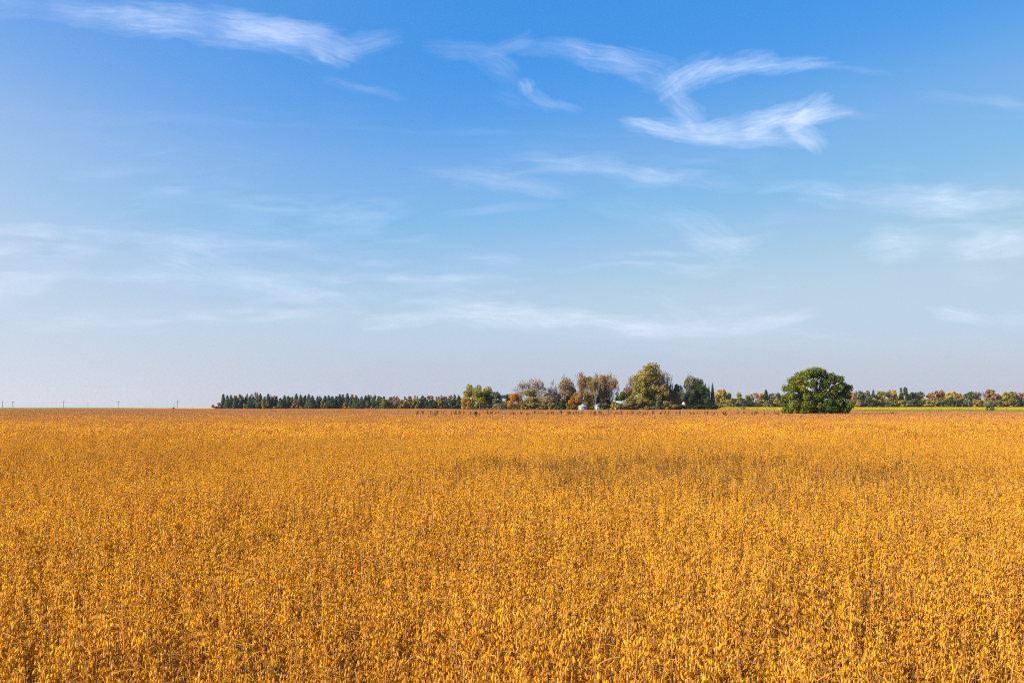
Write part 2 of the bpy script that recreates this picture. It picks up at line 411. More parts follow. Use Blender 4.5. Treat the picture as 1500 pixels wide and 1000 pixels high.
ys = np.concatenate([np.linspace(-200, 250, 8), np.linspace(300, 1400, 56), np.linspace(1450, 2900, 28)])
xs = np.concatenate([np.linspace(-2500, -1200, 6), np.linspace(-1100, 1100, 111), np.linspace(1200, 2500, 6)])
sheet('ground', xs, ys, SOIL)
GREEN_FIELD = noisy_mat('winter_wheat', (0.10, 0.17, 0.035), (0.20, 0.24, 0.05), 0.02, 1.0, 5)
STUBBLE = noisy_mat('straw_stubble', (0.50, 0.33, 0.07), (0.66, 0.46, 0.12), 0.05, 1.0, 5)
sheet('meadow', xs, np.concatenate([np.linspace(475, 1400, 50), np.linspace(1450, 2900, 28)]), MEADOW, 0.05)
sheet('green_field', np.linspace(-1000, -420, 30), np.linspace(780, 1500, 30), GREEN_FIELD, 0.10)
sheet('stubble_field', np.linspace(-415, -200, 12), np.linspace(760, 1450, 30), STUBBLE, 0.10)

# ------------------------------------------------------------------ crop (one object, instanced plants)
rng = np.random.default_rng(7)


def spindles(B, D, Ln, W_, R, bend=0.25):
    """flattened, slightly curved pods: base B (n,3), direction D, length Ln, half width W_"""
    n = len(B)
    a = np.cross(D, R.normal(size=(n, 3))); a /= np.linalg.norm(a, axis=1, keepdims=True) + 1e-9
    b = np.cross(D, a)
    mid = B + D * (Ln * 0.48)[:, None] + b * (Ln * bend * R.uniform(-.8, 1, n))[:, None] * 0.5
    tip = B + D * Ln[:, None]
    V = np.empty((n, 6, 3)); V[:, 0] = B; V[:, 5] = tip; w = W_[:, None]
    V[:, 1] = mid + a * w; V[:, 2] = mid + b * w * .4; V[:, 3] = mid - a * w; V[:, 4] = mid - b * w * .4
    f = np.array([[0, 1, 2], [0, 2, 3], [0, 3, 4], [0, 4, 1], [5, 2, 1], [5, 3, 2], [5, 4, 3], [5, 1, 4]])
    return V.reshape(-1, 3), (np.arange(n)[:, None, None] * 6 + f[None]).reshape(-1, 3)


def blades(B, D, Ln, W_, R):
    """flat diamond blades"""
    n = len(B)
    a = np.cross(D, R.normal(size=(n, 3))); a /= np.linalg.norm(a, axis=1, keepdims=True) + 1e-9
    V = np.empty((n, 4, 3)); V[:, 0] = B; V[:, 2] = B + D * Ln[:, None]
    mid = B + D * (Ln * 0.45)[:, None]
    V[:, 1] = mid + a * W_[:, None]; V[:, 3] = mid - a * W_[:, None]
    return V.reshape(-1, 3), np.arange(n * 4).reshape(n, 4)


def unit(v): return v / (np.linalg.norm(v, axis=-1, keepdims=True) + 1e-9)


def soy_plant(seed, dark=False):
    R = np.random.default_rng(seed); mb = MB()
    H = R.uniform(0.78, 0.98); lean = R.normal(0, 0.07, 2)
    axes = []
    n = 6; t = np.linspace(0, 1, n)
    main = np.stack([lean[0] * t + R.normal(0, .008, n), lean[1] * t + R.normal(0, .008, n), H * t], 1)
    mb.tube(main, np.linspace(0.0055, 0.0030, n), 3, 1); axes.append(main)
    for _ in range(R.integers(2, 5)):
        z0 = R.uniform(0.08, 0.35); th = R.uniform(0, 2 * PI); out = R.uniform(0.10, 0.22); hh = R.uniform(0.6, 0.97) * H
        t = np.linspace(0, 1, 4)
        br = np.stack([math.cos(th) * out * t ** .7 + lean[0] * (z0 + (hh - z0) * t), math.sin(th) * out * t ** .7 + lean[1] * (z0 + (hh - z0) * t), z0 + (hh - z0) * t], 1)
        mb.tube(br, np.linspace(0.0045, 0.0024, 4), 3, 1); axes.append(br)
    # pods in clusters at the nodes
    B, D = [], []
    for ax in axes:
        k = 15 if ax is main else 8
        for s in np.linspace(0.28, 1.0, k) + R.normal(0, .02, k):
            s = min(max(s, 0.1), 1.0); q = s * (len(ax) - 1); i = min(int(q), len(ax) - 2)
            p = ax[i] + (ax[i + 1] - ax[i]) * (q - i)
            th0 = R.uniform(0, 2 * PI)
            for _ in range(R.integers(3, 6)):
                th = th0 + R.normal(0, .8); upd = R.choice([-1, 1], p=[.62, .38]); tilt = R.uniform(.08, .62)
                d = np.array([math.cos(th) * math.sin(tilt), math.sin(th) * math.sin(tilt), upd * math.cos(tilt)])
                B.append(p + 0.012 * np.array([math.cos(th), math.sin(th), 0])); D.append(d)
    B = np.array(B); D = np.array(D); m = len(B)
    V, f = spindles(B, D, R.uniform(.044, .074, m), R.uniform(.0046, .0070, m), R)
    mb.add(V, f, 0)
    # leftover petioles and curled stem ends
    for _ in range(R.integers(2, 5)):
        th = R.uniform(0, 2 * PI); z0 = R.uniform(.5, .95) * H; ln = R.uniform(.10, .20); up = R.uniform(-.2, .9)
        t = np.linspace(0, 1, 4)
        mb.tube(np.stack([lean[0] * z0 / H + math.cos(th) * ln * t, lean[1] * z0 / H + math.sin(th) * ln * t, z0 + ln * up * t - .35 * ln * t * t], 1), np.linspace(.0030, .0018, 4), 3, 1)
    return mb.mesh('soy_plant', [POD_DARK if dark else POD, STEM])


def crop_tile(seed, size, n_plants, per, ln, wd, mat, hgt=0.85, spread=0.12, mats=None):
    R = np.random.default_rng(seed)
    g = int(math.sqrt(n_plants)); gx, gy = np.meshgrid(np.arange(g), np.arange(g))
    c = (np.stack([gx.ravel(), gy.ravel()], 1) + R.uniform(0.1, .9, (g * g, 2))) / g * size * 1.08 - size * .54
    H = hgt * R.uniform(.78, 1.15, g * g)
    idx = np.repeat(np.arange(g * g), per); m = len(idx)
    hz = H[idx] * (1 - np.abs(R.normal(0, .28, m)).clip(0, .8))
    sp = spread * (0.35 + 0.65 * (1 - hz / H[idx] * .6))
    B = np.stack([c[idx, 0] + R.normal(0, 1, m) * sp, c[idx, 1] + R.normal(0, 1, m) * sp, hz], 1)
    D = unit(np.stack([R.normal(0, .5, m), R.normal(0, .5, m), R.choice([-1, 1], m, p=[.6, .4]) * R.uniform(.5, 1.2, m)], 1))
    V, f = blades(B, D, R.uniform(.8, 1.3, m) * ln, R.uniform(.7, 1.2, m) * wd, R)
    mb = MB(); mb.add(V, f, 0)
    return mb.mesh('crop_tile', [mat])


lib = bpy.data.collections.new('crop_variants')   # geometry source of the crop, never linked to the scene
K = 0
def variant(me):
    global K
    o = bpy.data.objects.new('variant_%03d' % K, me); lib.objects.link(o); K += 1
    return K - 1
near_v = [variant(soy_plant(100 + i)) for i in range(12)]
dark_v = [variant(soy_plant(200 + i, True)) for i in range(5)]
mid_v = [variant(crop_tile(300 + i, 1.2, 25, 20, .105, .019, POD_FAR, .85, .085)) for i in range(8)]
midd_v = [variant(crop_tile(330 + i, 1.2, 25, 12, .11, .020, POD_DARK, .76)) for i in range(4)]
far_v = [variant(crop_tile(360 + i, 5.0, 150, 9, .20, .042, POD_FAR, .85, .25)) for i in range(8)]
ycrop_v = [variant(crop_tile(400 + i, 6.0, 150, 6, .35, .10, YCROP, .85, .3)) for i in range(4)]
grass_v = [variant(crop_tile(420 + i, 3.0, 200, 6, .30, .05, GRASS, .32, .12)) for i in range(5)]


def darkness(x, y):
    """the sparse, darker swath across the field and a few thin spots"""
    w = value_noise(x, y, 2.3, 5) * .5 + value_noise(x, y, .9, 6) * .5
    d = 0.0
    for (px, py, hx, hy, a) in [(690, 690, 70, 12, .45), (860, 684, 110, 20, .9), (1060, 688, 170, 26, 1.0), (1220, 690, 150, 20, .8), (1330, 690, 150, 16, .5), (880, 712, 90, 14, .7), (1090, 702, 60, 12, .6)]:
        Y0 = 1.75 * F / (py - HY); X0 = X_at(px, Y0)
        sx = hx / F * Y0; y1 = 1.75 * F / (py - hy - HY); y2 = 1.75 * F / (py + hy - HY)
        sy = (y1 - y2) / 2
        e = ((x - X0) / sx) ** 2 + ((y - (y1 + y2) / 2) / sy) ** 2
        d = np.maximum(d, .74 * a * np.exp(-e * 1.0))
    n2 = value_noise(x, y, 5.0, 9) * .6 + value_noise(x, y, 1.7, 10) * .4
    d = np.maximum(d, 0.75 * sm(.70, .86, n2))
    return np.clip(d * (0.45 + 1.1 * w), 0, 1)


EDGE_PX = [-500, 300, 330, 640, 690, 740, 1050, 1066, 1150, 1250, 1400, 1500, 2000]
EDGE_Y = [720, 720, 685, 670, 560, 470, 462, 400, 360, 335, 305, 285, 270]
def edge(x, y): return np.interp(750 + F * x / np.maximum(y, 1), EDGE_PX, EDGE_Y)


def grid_points(y0, y1, step, margin, jit=.45):
    yy = np.arange(y0, y1, step); out = []
    for q in yy:
        hw = .545 * q + margin; xx = np.arange(-hw, hw, step)
        out.append(np.stack([xx, np.full(len(xx), q)], 1))
    p = np.concatenate(out)
    return p + rng.uniform(-jit, jit, p.shape) * step


P, I, S, RZ, TL = [], [], [], [], []
def put(p, idx, sc, tilt=0.1):
    n = len(p)
    P.append(np.column_stack([p, ground_h(p[:, 0], p[:, 1])])); I.append(idx); S.append(sc)
    RZ.append(np.column_stack([rng.normal(0, tilt, n), rng.normal(0, tilt, n), rng.uniform(0, 2 * PI, n)]))


YA, YB = 54.0, 150.0
p = grid_points(3.2, YA * 1.4, 0.205, 3.5)
keep = rng.uniform(0, 1, len(p)) > sm(YA * .78, YA * 1.4, p[:, 1]); p = p[keep]
dk = darkness(p[:, 0], p[:, 1])
p = p[rng.uniform(0, 1, len(p)) > dk * .45]; dk = darkness(p[:, 0], p[:, 1])
hn = value_noise(p[:, 0], p[:, 1], 1.1, 21)
isd = rng.uniform(0, 1, len(p)) < dk * .95
put(p, np.where(isd, rng.choice(dark_v, len(p)), rng.choice(near_v, len(p))), rng.uniform(.86, 1.1, len(p)) * (.88 + .24 * hn) * (1 - .22 * dk), .09)

p = grid_points(YA * .75, YB * 1.1, 1.02, 6)
keep = (rng.uniform(0, 1, len(p)) > sm(YB * .88, YB * 1.1, p[:, 1])) & (rng.uniform(0, 1, len(p)) < sm(YA * .75, YA * 1.36, p[:, 1])); p = p[keep]
dk = darkness(p[:, 0], p[:, 1])
isd = rng.uniform(0, 1, len(p)) < dk
put(p, np.where(isd, rng.choice(midd_v, len(p)), rng.choice(mid_v, len(p))), rng.uniform(.9, 1.1, len(p)) * (1 - .15 * dk), .04)

p = grid_points(YB * .88, 725, 4.2, 12)
p = p[p[:, 1] < edge(p[:, 0], p[:, 1])]
keep = rng.uniform(0, 1, len(p)) < sm(YB * .86, YB * 1.0, p[:, 1]); p = p[keep]
put(p, rng.choice(far_v, len(p)), rng.uniform(.92, 1.06, len(p)), .01)


def instancer(name, P, I, S, R, kind='stuff'):
    me = bpy.data.meshes.new(name); me.vertices.add(len(P)); me.vertices.foreach_set('co', np.asarray(P, np.float32).ravel())
    a = me.attributes.new('pick', 'INT', 'POINT'); a.data.foreach_set('value', np.asarray(I, np.int32))
    a = me.attributes.new('size', 'FLOAT', 'POINT'); a.data.foreach_set('value', np.asarray(S, np.float32))
    a = me.attributes.new('turn', 'FLOAT_VECTOR', 'POINT'); a.data.foreach_set('vector', np.asarray(R, np.float32).ravel())
    o = link(name, me)
    g = bpy.data.node_groups.new(name + '_scatter', 'GeometryNodeTree')
    g.interface.new_socket('Geometry', in_out='INPUT', socket_type='NodeSocketGeometry')
    g.interface.new_socket('Geometry', in_out='OUTPUT', socket_type='NodeSocketGeometry')
    gi = g.nodes.new('NodeGroupInput'); go = g.nodes.new('NodeGroupOutput')
    ci = g.nodes.new('GeometryNodeCollectionInfo'); ci.inputs['Collection'].default_value = lib
    ci.inputs['Separate Children'].default_value = True; ci.inputs['Reset Children'].default_value = True
    def attr(nm, t):
        n = g.nodes.new('GeometryNodeInputNamedAttribute'); n.data_type = t; n.inputs['Name'].default_value = nm
        return n.outputs['Attribute']
    iop = g.nodes.new('GeometryNodeInstanceOnPoints')
    g.links.new(gi.outputs[0], iop.inputs['Points']); g.links.new(ci.outputs[0], iop.inputs['Instance'])
    iop.inputs['Pick Instance'].default_value = True
    g.links.new(attr('pick', 'INT'), iop.inputs['Instance Index'])
    e2r = g.nodes.new('FunctionNodeEulerToRotation'); g.links.new(attr('turn', 'FLOAT_VECTOR'), e2r.inputs[0])
    g.links.new(e2r.outputs[0], iop.inputs['Rotation'])
    g.links.new(attr('size', 'FLOAT'), iop.inputs['Scale'])
    g.links.new(iop.outputs[0], go.inputs[0])
    md = o.modifiers.new('scatter', 'NODES'); md.node_group = g
    return tag(o, kind=kind)


crop = instancer('soybean_crop', np.concatenate(P), np.concatenate(I), np.concatenate(S), np.concatenate(RZ))
tag(crop, 'ripe golden brown soybean crop filling the wide flat field', 'crop')

# grass verge and yellowing crop on the far side of the field, to the right of the farm
def band(x0, x1, y0f, y1f, step):
    out = []
    for px in np.arange(x0, x1, 1):
        pass
    xs_ = np.arange(60, 520, step); ys_ = np.arange(250, 860, step)
    X, Y = np.meshgrid(xs_, ys_); p = np.stack([X.ravel(), Y.ravel()], 1) + rng.uniform(-.4, .4, (X.size, 2)) * step
    px = 750 + F * p[:, 0] / p[:, 1]
    e = edge(p[:, 0], p[:, 1])
    k = (px > x0) & (px < x1) & (p[:, 1] > y0f(px, e)) & (p[:, 1] < y1f(px, e))
    return p[k]
p = band(1062, 1640, lambda px, e: e + 1, lambda px, e: np.where(px < 1240, e + 40, 470) + 0 * px, 2.5)
n = len(p)
verge = instancer('verge_grass', np.column_stack([p, ground_h(p[:, 0], p[:, 1])]), rng.choice(grass_v, n), rng.uniform(.7, 1.5, n), np.column_stack([np.zeros(n), np.zeros(n), rng.uniform(0, 6.28, n)]))
tag(verge, 'green and straw coloured grass verge beyond the soybeans', 'grass')
p = band(1058, 1640, lambda px, e: np.where(px < 1240, e + 40, 470) + 0 * px, lambda px, e: 815 + 0 * px, 5.0)
n = len(p)
yc = instancer('yellow_crop', np.column_stack([p, ground_h(p[:, 0], p[:, 1])]), rng.choice(ycrop_v, n), rng.uniform(.9, 1.1, n), np.column_stack([np.zeros(n), np.zeros(n), rng.uniform(0, 6.28, n)]))
tag(yc, 'bright yellow ripening crop in the field before the far woods', 'crop')

# ------------------------------------------------------------------ trees
def crown_cloud(blobs, n, size, R, out_bias=.6, squash=1.0, droop=0.0):
    """blobs (k,4): x,y,z,r -> leaf clump quads spread through the blobs' outer shells"""
    blobs = np.asarray(blobs, float); w = blobs[:, 3] ** 2; w = w / w.sum()
    i = R.choice(len(blobs), n, p=w)
    d = unit(R.normal(size=(n, 3))); rr = R.uniform(.25, 1.08, n) ** .55
    B = blobs[i, :3] + d * (blobs[i, 3] * rr)[:, None] * np.array([1, 1, squash])
    nrm = unit(d * out_bias + unit(R.normal(size=(n, 3))) * (1 - out_bias * .5) + np.array([0, 0, .25]))
    a = unit(np.cross(nrm, R.normal(size=(n, 3)))); b = np.cross(nrm, a)
    s = size * R.uniform(.55, 1.35, n)
    V = np.empty((n, 4, 3)); q = R.uniform(.55, 1.0, (n, 1))
    V[:, 0] = B - a * s[:, None]; V[:, 1] = B - b * s[:, None] * q; V[:, 2] = B + a * s[:, None]; V[:, 3] = B + b * s[:, None] * q * .8
    V[:, 2, 2] -= droop * s
    return V.reshape(-1, 3), np.arange(n * 4).reshape(n, 4)


def limbs(mb, base, blobs, R, r0, top, kinks=3, lean=.04, frac=.35, sides=6):
    """trunk from base up to `top`, limbs to the blobs"""
    base = np.asarray(base, float); H = top - base[2]
    n = 6; t = np.linspace(0, 1, n)
    tr = np.stack([base[0] + np.cumsum(R.normal(0, lean * H / n, n)) * (t > 0), base[1] + np.cumsum(R.normal(0, lean * H / n, n)) * (t > 0), base[2] + H * t], 1)
    mb.tube(tr, r0 * (1 - .8 * t), sides)
    for b in blobs:
        s = np.clip(((b[2] - base[2]) / H) * R.uniform(.45, .75), frac * .5, .92)
        q = s * (n - 1); k = min(int(q), n - 2); p0 = tr[k] + (tr[k + 1] - tr[k]) * (q - k)
        p1 = np.array(b[:3]); mid = (p0 + p1) / 2 + R.normal(0, .06, 3) * np.linalg.norm(p1 - p0) - np.array([0, 0, .05 * H * R.uniform(0, 1)])
        rr = r0 * (1 - .8 * s) * .45
        mb.tube([p0, mid, p1], [rr, rr * .65, rr * .25], max(3, sides - 2))
    return tr


def twig_tree(mb, R, H, spread_, r0, levels=4, trunk_frac=.3, stems=1, minr=.02, up=.8):
    """bare branching: recursive forks"""
    def grow(p, d, ln, r, lv):
        q = p + d * ln
        m_ = (p + q) / 2 + R.normal(0, .05 * ln, 3)
        mb.tube([p, m_, q], [r, r * .85, max(r * .7, minr)], 4 if lv > 1 else 3, cap=False)
        if lv == 0: tips.append(q); return
        for _ in range(R.integers(2, 4) + (1 if lv <= 2 else 0)):
            dd = unit(d * 1.0 + R.normal(0, spread_, 3) + np.array([0, 0, .25 * up]))
            grow(p + (q - p) * R.uniform(.65, 1.0), dd, ln * R.uniform(.6, .85), max(r * .58, minr), lv - 1)
    tips = []
    for s in range(stems):
        d0 = unit(np.array([R.normal(0, .12 + .2 * (stems > 1)), R.normal(0, .12 + .2 * (stems > 1)), 1.0]))
        grow(np.array([R.normal(0, .010 * (stems > 1)), R.normal(0, .010 * (stems > 1)), -.02]), d0, H * trunk_frac, r0, levels)
    return np.array(tips)


def conifer_crown(seed, H=1.0, Wd=.30, n=1500, size=.05):
    """layered spruce of unit height: drooping sprays along whorled branches"""
    R = np.random.default_rng(seed)
    z = 1 - R.uniform(0, 1, n) ** .62 * .95
    lay = np.round(z * 16) / 16 + R.normal(0, .008, n); z = .65 * z + .35 * lay
    arm = R.uniform(.25, 1.0, n) ** .6
    th = R.uniform(0, 2 * PI, n); lob = 1 + .18 * np.sin(th * 3 + seed) + .14 * np.sin(th * 5 + z * 23)
    rad = Wd * (1.03 - z) ** .8 * arm * lob * R.uniform(.8, 1.1, n)
    B = np.stack([np.cos(th) * rad, np.sin(th) * rad, z - .10 * arm * (1 - z)], 1)
    D = unit(np.stack([np.cos(th), np.sin(th), R.normal(-.25, .25, n)], 1))
    s = size * R.uniform(.7, 1.5, n)
    side = unit(np.cross(D, [0, 0, 1]) + R.normal(0, .35, (n, 3)))
    V = np.empty((n, 4, 3)); V[:, 0] = B - D * s[:, None]; V[:, 2] = B + D * s[:, None] * 1.3
    V[:, 1] = B + side * s[:, None] * .7; V[:, 3] = B - side * s[:, None] * .7
    V[:, 1, 2] -= s * .3; V[:, 3, 2] -= s * .3
    mb = MB(); mb.add(V.reshape(-1, 3), np.arange(n * 4).reshape(n, 4))
    # leader tip
    mb.tube([(0, 0, .9), (R.normal(0, .004), R.normal(0, .004), 1.0)], [.012, .002], 4)
    return mb.mesh('spruce_crown', [G_SPRUCE])


def conifer_trunk():
    mb = MB(); mb.tube([(0, 0, -.03), (0, 0, .4), (0, 0, .95)], [.022, .016, .004], 6)
    return mb.mesh('spruce_trunk', [BARK])


def broad_proto(seed, shape='round', n=1900, size=.046):
    """unit-height broadleaf tree of width ~0.8: returns crown mesh and trunk mesh"""
    R = np.random.default_rng(seed); bl = []
    k = {'round': 19, 'tall': 17, 'wide': 21, 'shrub': 15}[shape]
    for _ in range(k):
        if shape == 'round': zc = R.uniform(.16, .88); w = .36 * math.sqrt(max(.10, 1 - ((zc - .50) / .46) ** 2))
        elif shape == 'tall': zc = R.uniform(.15, .92); w = .22 * math.sqrt(max(.05, 1 - ((zc - .55) / .46) ** 2))
        elif shape == 'wide': zc = R.uniform(.14, .84); w = .46 * math.sqrt(max(.06, 1 - ((zc - .48) / .42) ** 2))
        else: zc = R.uniform(.12, .80); w = .44 * math.sqrt(max(.06, 1 - ((zc - .35) / .55) ** 2))
        th = R.uniform(0, 2 * PI); rr = w * math.sqrt(R.uniform(.05, 1))
        bl.append((math.cos(th) * rr, math.sin(th) * rr, zc, R.uniform(.09, .16)))
    V, f = crown_cloud(bl, n, size, R)
    V[:, 2] = V[:, 2].clip(.01, 1.02)
    mb = MB(); mb.add(V, f)
    tb = MB(); limbs(tb, (0, 0, -.03), bl[:8], R, .024, .8, sides=5)
    return mb.mesh('broad_crown', [G_MID]), tb.mesh('broad_trunk', [BARK])


def sparse_proto(seed, n=450, size=.035, stems=2, lev=4):
    """half-bare autumn tree of unit height: twigs with thin remaining leaves"""
    R = np.random.default_rng(seed); tb = MB()
    tips = twig_tree(tb, R, 1.0, .42, .014, lev, .27, stems, .0030)
    zmax = tips[:, 2].max()
    i = R.choice(len(tips), n); B = tips[i] + R.normal(0, .028, (n, 3)) - np.array([0, 0, .02])
    a = unit(R.normal(size=(n, 3))); b = unit(np.cross(a, R.normal(size=(n, 3)))); s = (size * R.uniform(.5, 1.2, n))[:, None]
    V = np.stack([B - a * s, B - b * s * .7, B + a * s, B + b * s * .7], 1).reshape(-1, 3)
    mb = MB(); mb.add(V, np.arange(n * 4).reshape(n, 4))
    mc, mt = mb.mesh('thin_crown', [G_RUST]), tb.mesh('forked_trunk', [TWIG])
    for me in (mc, mt):
        co_ = np.empty(len(me.vertices) * 3, np.float32); me.vertices.foreach_get('co', co_); me.vertices.foreach_set('co', co_ / zmax); me.update()
    return mc, mt


PROTO = {
    'spruce': [(conifer_crown(i), conifer_trunk()) for i in range(7)],
    'round': [broad_proto(20 + i, 'round') for i in range(6)],
    'tall': [broad_proto(40 + i, 'tall') for i in range(5)],
    'wide': [broad_proto(60 + i, 'wide') for i in range(5)],
    'shrub': [broad_proto(80 + i, 'shrub', 800, .07) for i in range(5)],
    'sparse': [sparse_proto(110 + i) for i in range(6)],
    # larger, finer versions for the farmstead, which stands nearer
    'spruce_fine': [(conifer_crown(140 + i, n=3200, size=.032), conifer_trunk()) for i in range(3)],
    'round_fine': [broad_proto(150 + i, 'round', 7000, .021) for i in range(5)],
    'tall_fine': [broad_proto(160 + i, 'tall', 6500, .018) for i in range(5)],
    'wide_fine': [broad_proto(170 + i, 'wide', 7000, .021) for i in range(4)],
    'shrub_fine': [broad_proto(180 + i, 'shrub', 3200, .034) for i in range(5)],
    'sparse_fine': [sparse_proto(190 + i, 2600, .015, 3) for i in range(5)],
    'bare_fine': [sparse_proto(200 + i, 260, .011, 4, 5) for i in range(3)],
}
WIDTH = {k: max(0.02, float(np.mean([np.ptp(np.array([v.co.x for v in c.vertices])) for c, t in v]))) for k, v in PROTO.items()}
NAMES = {'spruce': 'spruce_tree', 'round': 'broadleaf_tree', 'tall': 'broadleaf_tree', 'wide': 'broadleaf_tree', 'shrub': 'shrub', 'sparse': 'half_bare_tree', 'bare': 'bare_tree'}
CATS = {'spruce': 'spruce', 'shrub': 'shrub', 'bare': 'bare tree'}
tr_rng = np.random.default_rng(99)
counter = {}


def tree(px, top, width, kind, Y, mat, label, group, bark=None, base=None, pick=None):
    """a tree whose middle, top row and width are given in photo pixels at distance Y"""
    X = X_at(px, Y); z0 = gh(X, Y) if base is None else base
    H = Z_at(top, Y) - z0; Wm = width / F * Y
    vs = PROTO[kind]; i = counter.get(kind, 0) if pick is None else pick; counter[kind] = i + 1
    mc, mt = vs[i % len(vs)]
    sx = Wm / WIDTH[kind]
    root = empty(NAMES[kind.replace('_fine', '')], (X, Y, z0), tr_rng.uniform(-.5, .5) + PI * tr_rng.integers(0, 2), (sx, sx, H))
    tag(root, label, CATS.get(kind.replace('_fine', ''), 'tree'), group)
    t = link('trunk', mt, root); c = link('crown', mc, root)
    for o, m_ in ((c, mat), (t, bark)):
        if m_ is not None:
            o.material_slots[0].link = 'OBJECT'; o.material_slots[0].material = m_
    return root


ORD = 'first second third fourth fifth sixth seventh eighth ninth tenth eleventh twelfth thirteenth fourteenth fifteenth sixteenth'.split()

# ---- scrub that closes the view under the trees
SCRUB = leaf_mat('scrub_leaves', [(0, (0.05, 0.055, 0.026)), (0.35, (0.12, 0.115, 0.045)), (0.7, (0.24, 0.19, 0.07)), (1, (0.40, 0.27, 0.09))], 0.25, 0.06, 0.6, 0.35)
def scrub_tile(seed):
    R = np.random.default_rng(seed); k = 7
    bl = np.column_stack([R.uniform(-2.6, 2.6, k), R.uniform(-1.2, 1.2, k), R.uniform(.3, 2.0, k), R.uniform(.6, 1.1, k)])
    V, f = crown_cloud(bl, 420, .26, R); V[:, 2] = V[:, 2].clip(.02, None)
    mb = MB(); mb.add(V, f); return mb.mesh('scrub', [SCRUB])
scrub_v = [variant(scrub_tile(700 + i)) for i in range(7)]
def scrub_line(px0, px1, Y, step, lo, hi, depth):
    xs_ = np.arange(X_at(px0, Y), X_at(px1, Y), step); out = []
    for d_ in depth: out.append(np.column_stack([xs_ + rng.uniform(-1, 1, len(xs_)), np.full(len(xs_), Y + d_) + rng.uniform(-1, 1, len(xs_)), rng.uniform(lo, hi, len(xs_))]))
    return np.concatenate(out)
q = np.concatenate([scrub_line(545, 690, 700, 2.6, .9, 1.5, (-3, 8, 16)), scrub_line(322, 545, 716, 3.2, 1.0, 1.7, (0, 5)), scrub_line(690, 745, 548, 2.4, .9, 1.5, (0, 6)),
                    scrub_line(745, 1046, 506, 2.6, 1.2, 2.0, (0, 6)), scrub_line(690, 900, 472, 3.0, .5, .9, (4, 14)), scrub_line(920, 1046, 468, 3.0, .5, .9, (0, 8)), scrub_line(1048, 1520, 868, 3.2, .9, 1.7, (4, 10))])
n = len(q)
scrub = instancer('scrub_undergrowth', np.column_stack([q[:, :2], ground_h(q[:, 0], q[:, 1])]), rng.choice(scrub_v, n), q[:, 2], np.column_stack([np.zeros(n), np.zeros(n), rng.uniform(-.5, .5, n) + PI * rng.integers(0, 2, n)]))
tag(scrub, 'tangled brown and green scrub under the tree rows', 'undergrowth')

# ---- windbreak on the left: spruce row with faded broadleaf trees behind and bright shrubs in front
WB = 'trees of the windbreak row'
# bright shrubs along its foot (px, top, width, mat, label) - they also serve as landmarks
marks = [
    (314, 591, 9, G_OLIVE, 'low olive and rust shrub ending the windbreak row beside open field', 'the open field'),
    (322, 588, 8, G_RUST, 'rust brown shrub leaning against the first spruce of the windbreak', None),
    (358, 590, 4.5, G_YEL, 'slim bright yellow shrub alone before the dark spruces', 'the slim yellow shrub'),
    (402, 594, 5, G_YEL, 'small low yellow shrub at the foot of the dark spruces', 'the low yellow shrub'),
    (428, 592.5, 5, G_PINK, 'faded pinkish shrub at the foot of the windbreak spruces', 'the faded pink shrub'),
    (441, 593, 6, G_OLIVE, 'tan olive shrub at the foot of the windbreak spruces', 'the tan shrub'),
    (504, 589, 7, G_ORANGE, 'glowing orange shrub at the foot of the dark windbreak', 'the orange shrub'),
    (511, 594, 4, G_YEL, 'tiny yellow shrub beside the glowing orange one', None),
    (589, 588, 9, G_YEL, 'rounded yellow shrub where the spruces thin out', 'the rounded yellow shrub'),
]
for px, top, w, m_, lab, _ in marks: tree(px, top, w, 'shrub', 694, m_, lab, 'shrubs at the foot of the windbreak')
lm = [(px, nm) for px, top, w, m_, lab, nm in marks if nm]
seg_count = {}
def between(px):
    a = [nm for q, nm in lm if q <= px]; b = [nm for q, nm in lm if q > px]
    return (a[-1] if a else 'the open field'), (b[0] if b else 'the big yellow maple')


def windbreak(px, top, w, kind, Y, mat, noun):
    a, b = between(px)
    k = (a, noun); seg_count[k] = seg_count.get(k, 0) + 1
    o = ORD[seg_count[k] - 1]
    return tree(px, top, w, kind, Y, mat, f'{o} {noun} in windbreak between {a[4:]} and {b[4:]}', WB)


